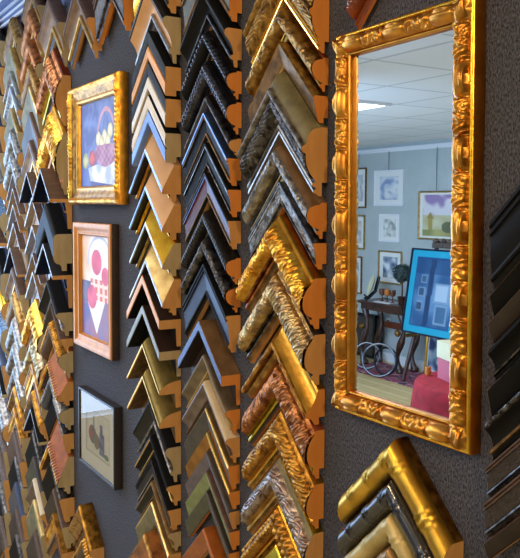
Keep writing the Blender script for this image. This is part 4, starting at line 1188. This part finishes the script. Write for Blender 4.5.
# table with the red cloth
tb = M(440, 373, z=.76)
RT = .36
tx0 = M(412, 385, yreal=tb.y).x
tcx, tcy = tx0+RT*1.42+.05, tb.y
tt_ = empty('round_table', (tcx, tcy, 0), 'small round pedestal table hidden under the red cloth', 'table')
mb = MB(); mb.lathe([(RT-.02, .735), (RT-.015, .745), (RT-.02, .755)], 40); mb.build('tabletop', 'walnut', tt_)
mb = MB(); mb.lathe([(.20, 0), (.19, .03), (.04, .06), (.035, .7), (.12, .735)], 20); mb.build('pedestal', 'walnut', tt_)
V_, F_ = [], []
nr, na = 26, 120
V_.append(Vector((tcx, tcy, .762)))
for i in range(1, nr+1):
    for k in range(na):
        an = 2*pi*k/na
        if i <= 8: r = RT*i/8*.985; z = .762
        elif i <= 11: r = RT*.985+.012*(i-8)/3; z = .762-.012*((i-8)/3)**2
        else:
            q = (i-11)/(nr-11); z = .75-.62*q
            r = RT+.012+.05*q+.035*q**.6*sin(an*13+1.5*sin(an*3))*min(1, q*2)
        V_.append(Vector((tcx+r*cos(an), tcy+r*sin(an), z)))
for k in range(na): F_.append((0, 1+k, 1+(k+1) % na))
for i in range(nr-1):
    for k in range(na):
        F_.append((1+i*na+k, 1+(i+1)*na+k, 1+(i+1)*na+(k+1) % na, 1+i*na+(k+1) % na))
tag(mesh_obj('tablecloth', V_, F_, 'cloth_red', None, angle=80), 'crimson cloth hanging in folds over the round table, low in the mirror', 'tablecloth')
bx = M(447, 378, z=.764)
t = empty('gift_box', (tcx+.07, tcy+.06, .764), 'pink box with a cream lid standing on the red cloth', 'box', rot=(0, 0, .3))
b0 = M(437, 378, yreal=tcy).x
hb_ = M(440, 352, yreal=tcy).z-.764; ht_ = M(440, 336, yreal=tcy).z-.764
t.location.x = b0+.27
mb = MB(); mb.box(-.12, -.10, 0, .12, .10, hb_); mb.build('box_body', 'box_pink', t, smooth=False)
mb = MB(); mb.box(-.125, -.105, hb_, .125, .105, ht_); mb.build('box_lid', 'box_cream', t, smooth=False)
xo = M(434.5, 376, yreal=tcy+.05).x
mb = MB(); mb.lathe([(.017, 0), (.020, .02), (.019, .050), (.015, .052), (.013, .015), (0, .008)], 18, Matrix.Translation((xo+.015, tcy+.12, .764)), cap=False)
tag(mb.build('tea_light_glass', 'amber'), 'little amber glass beside the pink box on the red cloth', 'glass')

# ceiling light seen in the mirror
MATS['lamp'] = mat('lamp', '#f4f8ff', .5, emit=11)
c0 = M(391, 104.5, z=ZC-.01)
def ceiling_light(x, y, label):
    t = empty('ceiling_light', (x, y, ZC), label, 'ceiling light', 'ceiling light panels')
    mb = MB(); w, h = .6, 1.2
    mb.box(-w/2, -h/2, -.02, w/2, -h/2+.025, -.001); mb.box(-w/2, h/2-.025, -.02, w/2, h/2, -.001); mb.box(-w/2, -h/2+.025, -.02, -w/2+.025, h/2-.025, -.001); mb.box(w/2-.025, -h/2+.025, -.02, w/2, h/2-.025, -.001)
    mb.build('light_frame', 'white_paint', t, smooth=False)
    mesh_obj('diffuser', [(-w/2+.025, -h/2+.025, -.012), (-w/2+.025, h/2-.025, -.012), (w/2-.025, h/2-.025, -.012), (w/2-.025, -h/2+.025, -.012)], [(0, 1, 2, 3)], 'lamp', t, smooth=False)
for q in ((357, 57), (449, 30), (449, 137), (357, 147)): print('CEIL', q, M(*q, z=ZC))
print('LIGHT', c0)
def ceiling_light(x, y, label):
    t = empty('ceiling_light', (x, y, ZC), label, 'ceiling light', 'ceiling light panels')
    mb = MB(); w, h = .6, 1.2
    mb.box(-w/2, -h/2, -.02, w/2, -h/2+.025, -.001); mb.box(-w/2, h/2-.025, -.02, w/2, h/2, -.001); mb.box(-w/2, -h/2+.025, -.02, -w/2+.025, h/2-.025, -.001); mb.box(w/2-.025, -h/2+.025, -.02, w/2, h/2-.025, -.001)
    mb.build('light_frame', 'white_paint', t, smooth=False)
    mesh_obj('diffuser', [(-w/2+.025, -h/2+.025, -.012), (-w/2+.025, h/2-.025, -.012), (w/2-.025, h/2-.025, -.012), (w/2-.025, -h/2+.025, -.012)], [(0, 1, 2, 3)], 'lamp', t, smooth=False)
print('LIGHT corner', c0)
ceiling_light(c0.x-.3, c0.y+.6, 'fluorescent ceiling panel shining in the mirror')
for lx, ly, lb in ((.6, -3.2, 'added unseen ceiling panel far out in the shop behind the viewer'), (-.9, -4.4, 'added unseen ceiling panel by the far wall behind the viewer'), (-1.35, -2.35, 'added unseen ceiling panel above the viewer'), (-2.5, -1.0, 'added unseen ceiling panel close over the left end of the sample wall'), (-5.6, -2.6, 'added unseen ceiling panel over the shop window corner')):  # extra panels out of view, added to brighten the room and samples
    ceiling_light(lx, ly, lb)

# ------------------------------------------------------------------ lamps and daylight
def light(kind, name, loc, target, energy, color, **kw):
    l = bpy.data.lights.new(name, kind); l.energy = energy; l.color = color
    for k, v in kw.items(): setattr(l, k, v)
    o = bpy.data.objects.new(name, l); COL.objects.link(o)
    o.location = loc
    o.rotation_euler = (Vector(target)-Vector(loc)).to_track_quat('-Z', 'Y').to_euler()
    return o
WARM = (1, .70, .40); COOL = (.42, .64, 1.0); NEUT = (.92, .96, 1)
light('AREA', 'door_daylight', (XD-.056, -.81, 1.565), (0, -.81, 1.565), 32, COOL, shape='RECTANGLE', size=1.40, size_y=1.45)
light('AREA', 'window_daylight', (-5.3, YS+.25, 1.35), (-5.3, -5, .9), 115, COOL, shape='RECTANGLE', size=3.6, size_y=1.9)
light('SPOT', 'track_spot', (1.1, -1.0, 2.42), (-.8, 0, 1.55), 64, WARM, spot_size=radians(70), spot_blend=.7, shadow_soft_size=.06)
light('SPOT', 'track_spot', (-.5, -1.3, 2.42), (-1.3, 0, 1.6), 30, WARM, spot_size=radians(75), spot_blend=.6, shadow_soft_size=.06)
light('SPOT', 'track_spot', (-1.5, -1.3, 2.42), (-2.2, 0, 1.7), 6, WARM, spot_size=radians(75), spot_blend=.6, shadow_soft_size=.06)

wd = bpy.data.worlds.new('daylight'); SC.world = wd; wd.use_nodes = True
bg = wd.node_tree.nodes['Background']
sky = wd.node_tree.nodes.new('ShaderNodeTexSky'); sky.sky_type = 'HOSEK_WILKIE'; sky.turbidity = 5
sky.sun_direction = (0.3, -.6, .75)
wd.node_tree.links.new(sky.outputs[0], bg.inputs[0]); bg.inputs[1].default_value = 1.0

# ------------------------------------------------------------------ camera object
cam = bpy.data.cameras.new('camera'); co = bpy.data.objects.new('camera', cam); COL.objects.link(co)
cam.sensor_fit = 'HORIZONTAL'; cam.sensor_width = 36; cam.lens = 36*F/520
cam.shift_y = (CY-279)/520*1.0
cam.clip_start = .01
Rm = Matrix((R, U, -A)).transposed()
co.matrix_world = Matrix.Translation(CP) @ Rm.to_4x4()
SC.camera = co
vs = SC.view_settings
vs.view_transform = 'Standard'; vs.look = 'None'; vs.exposure = 0.0; vs.gamma = 1; vs.use_curve_mapping = False
SC.cycles.max_bounces = 8
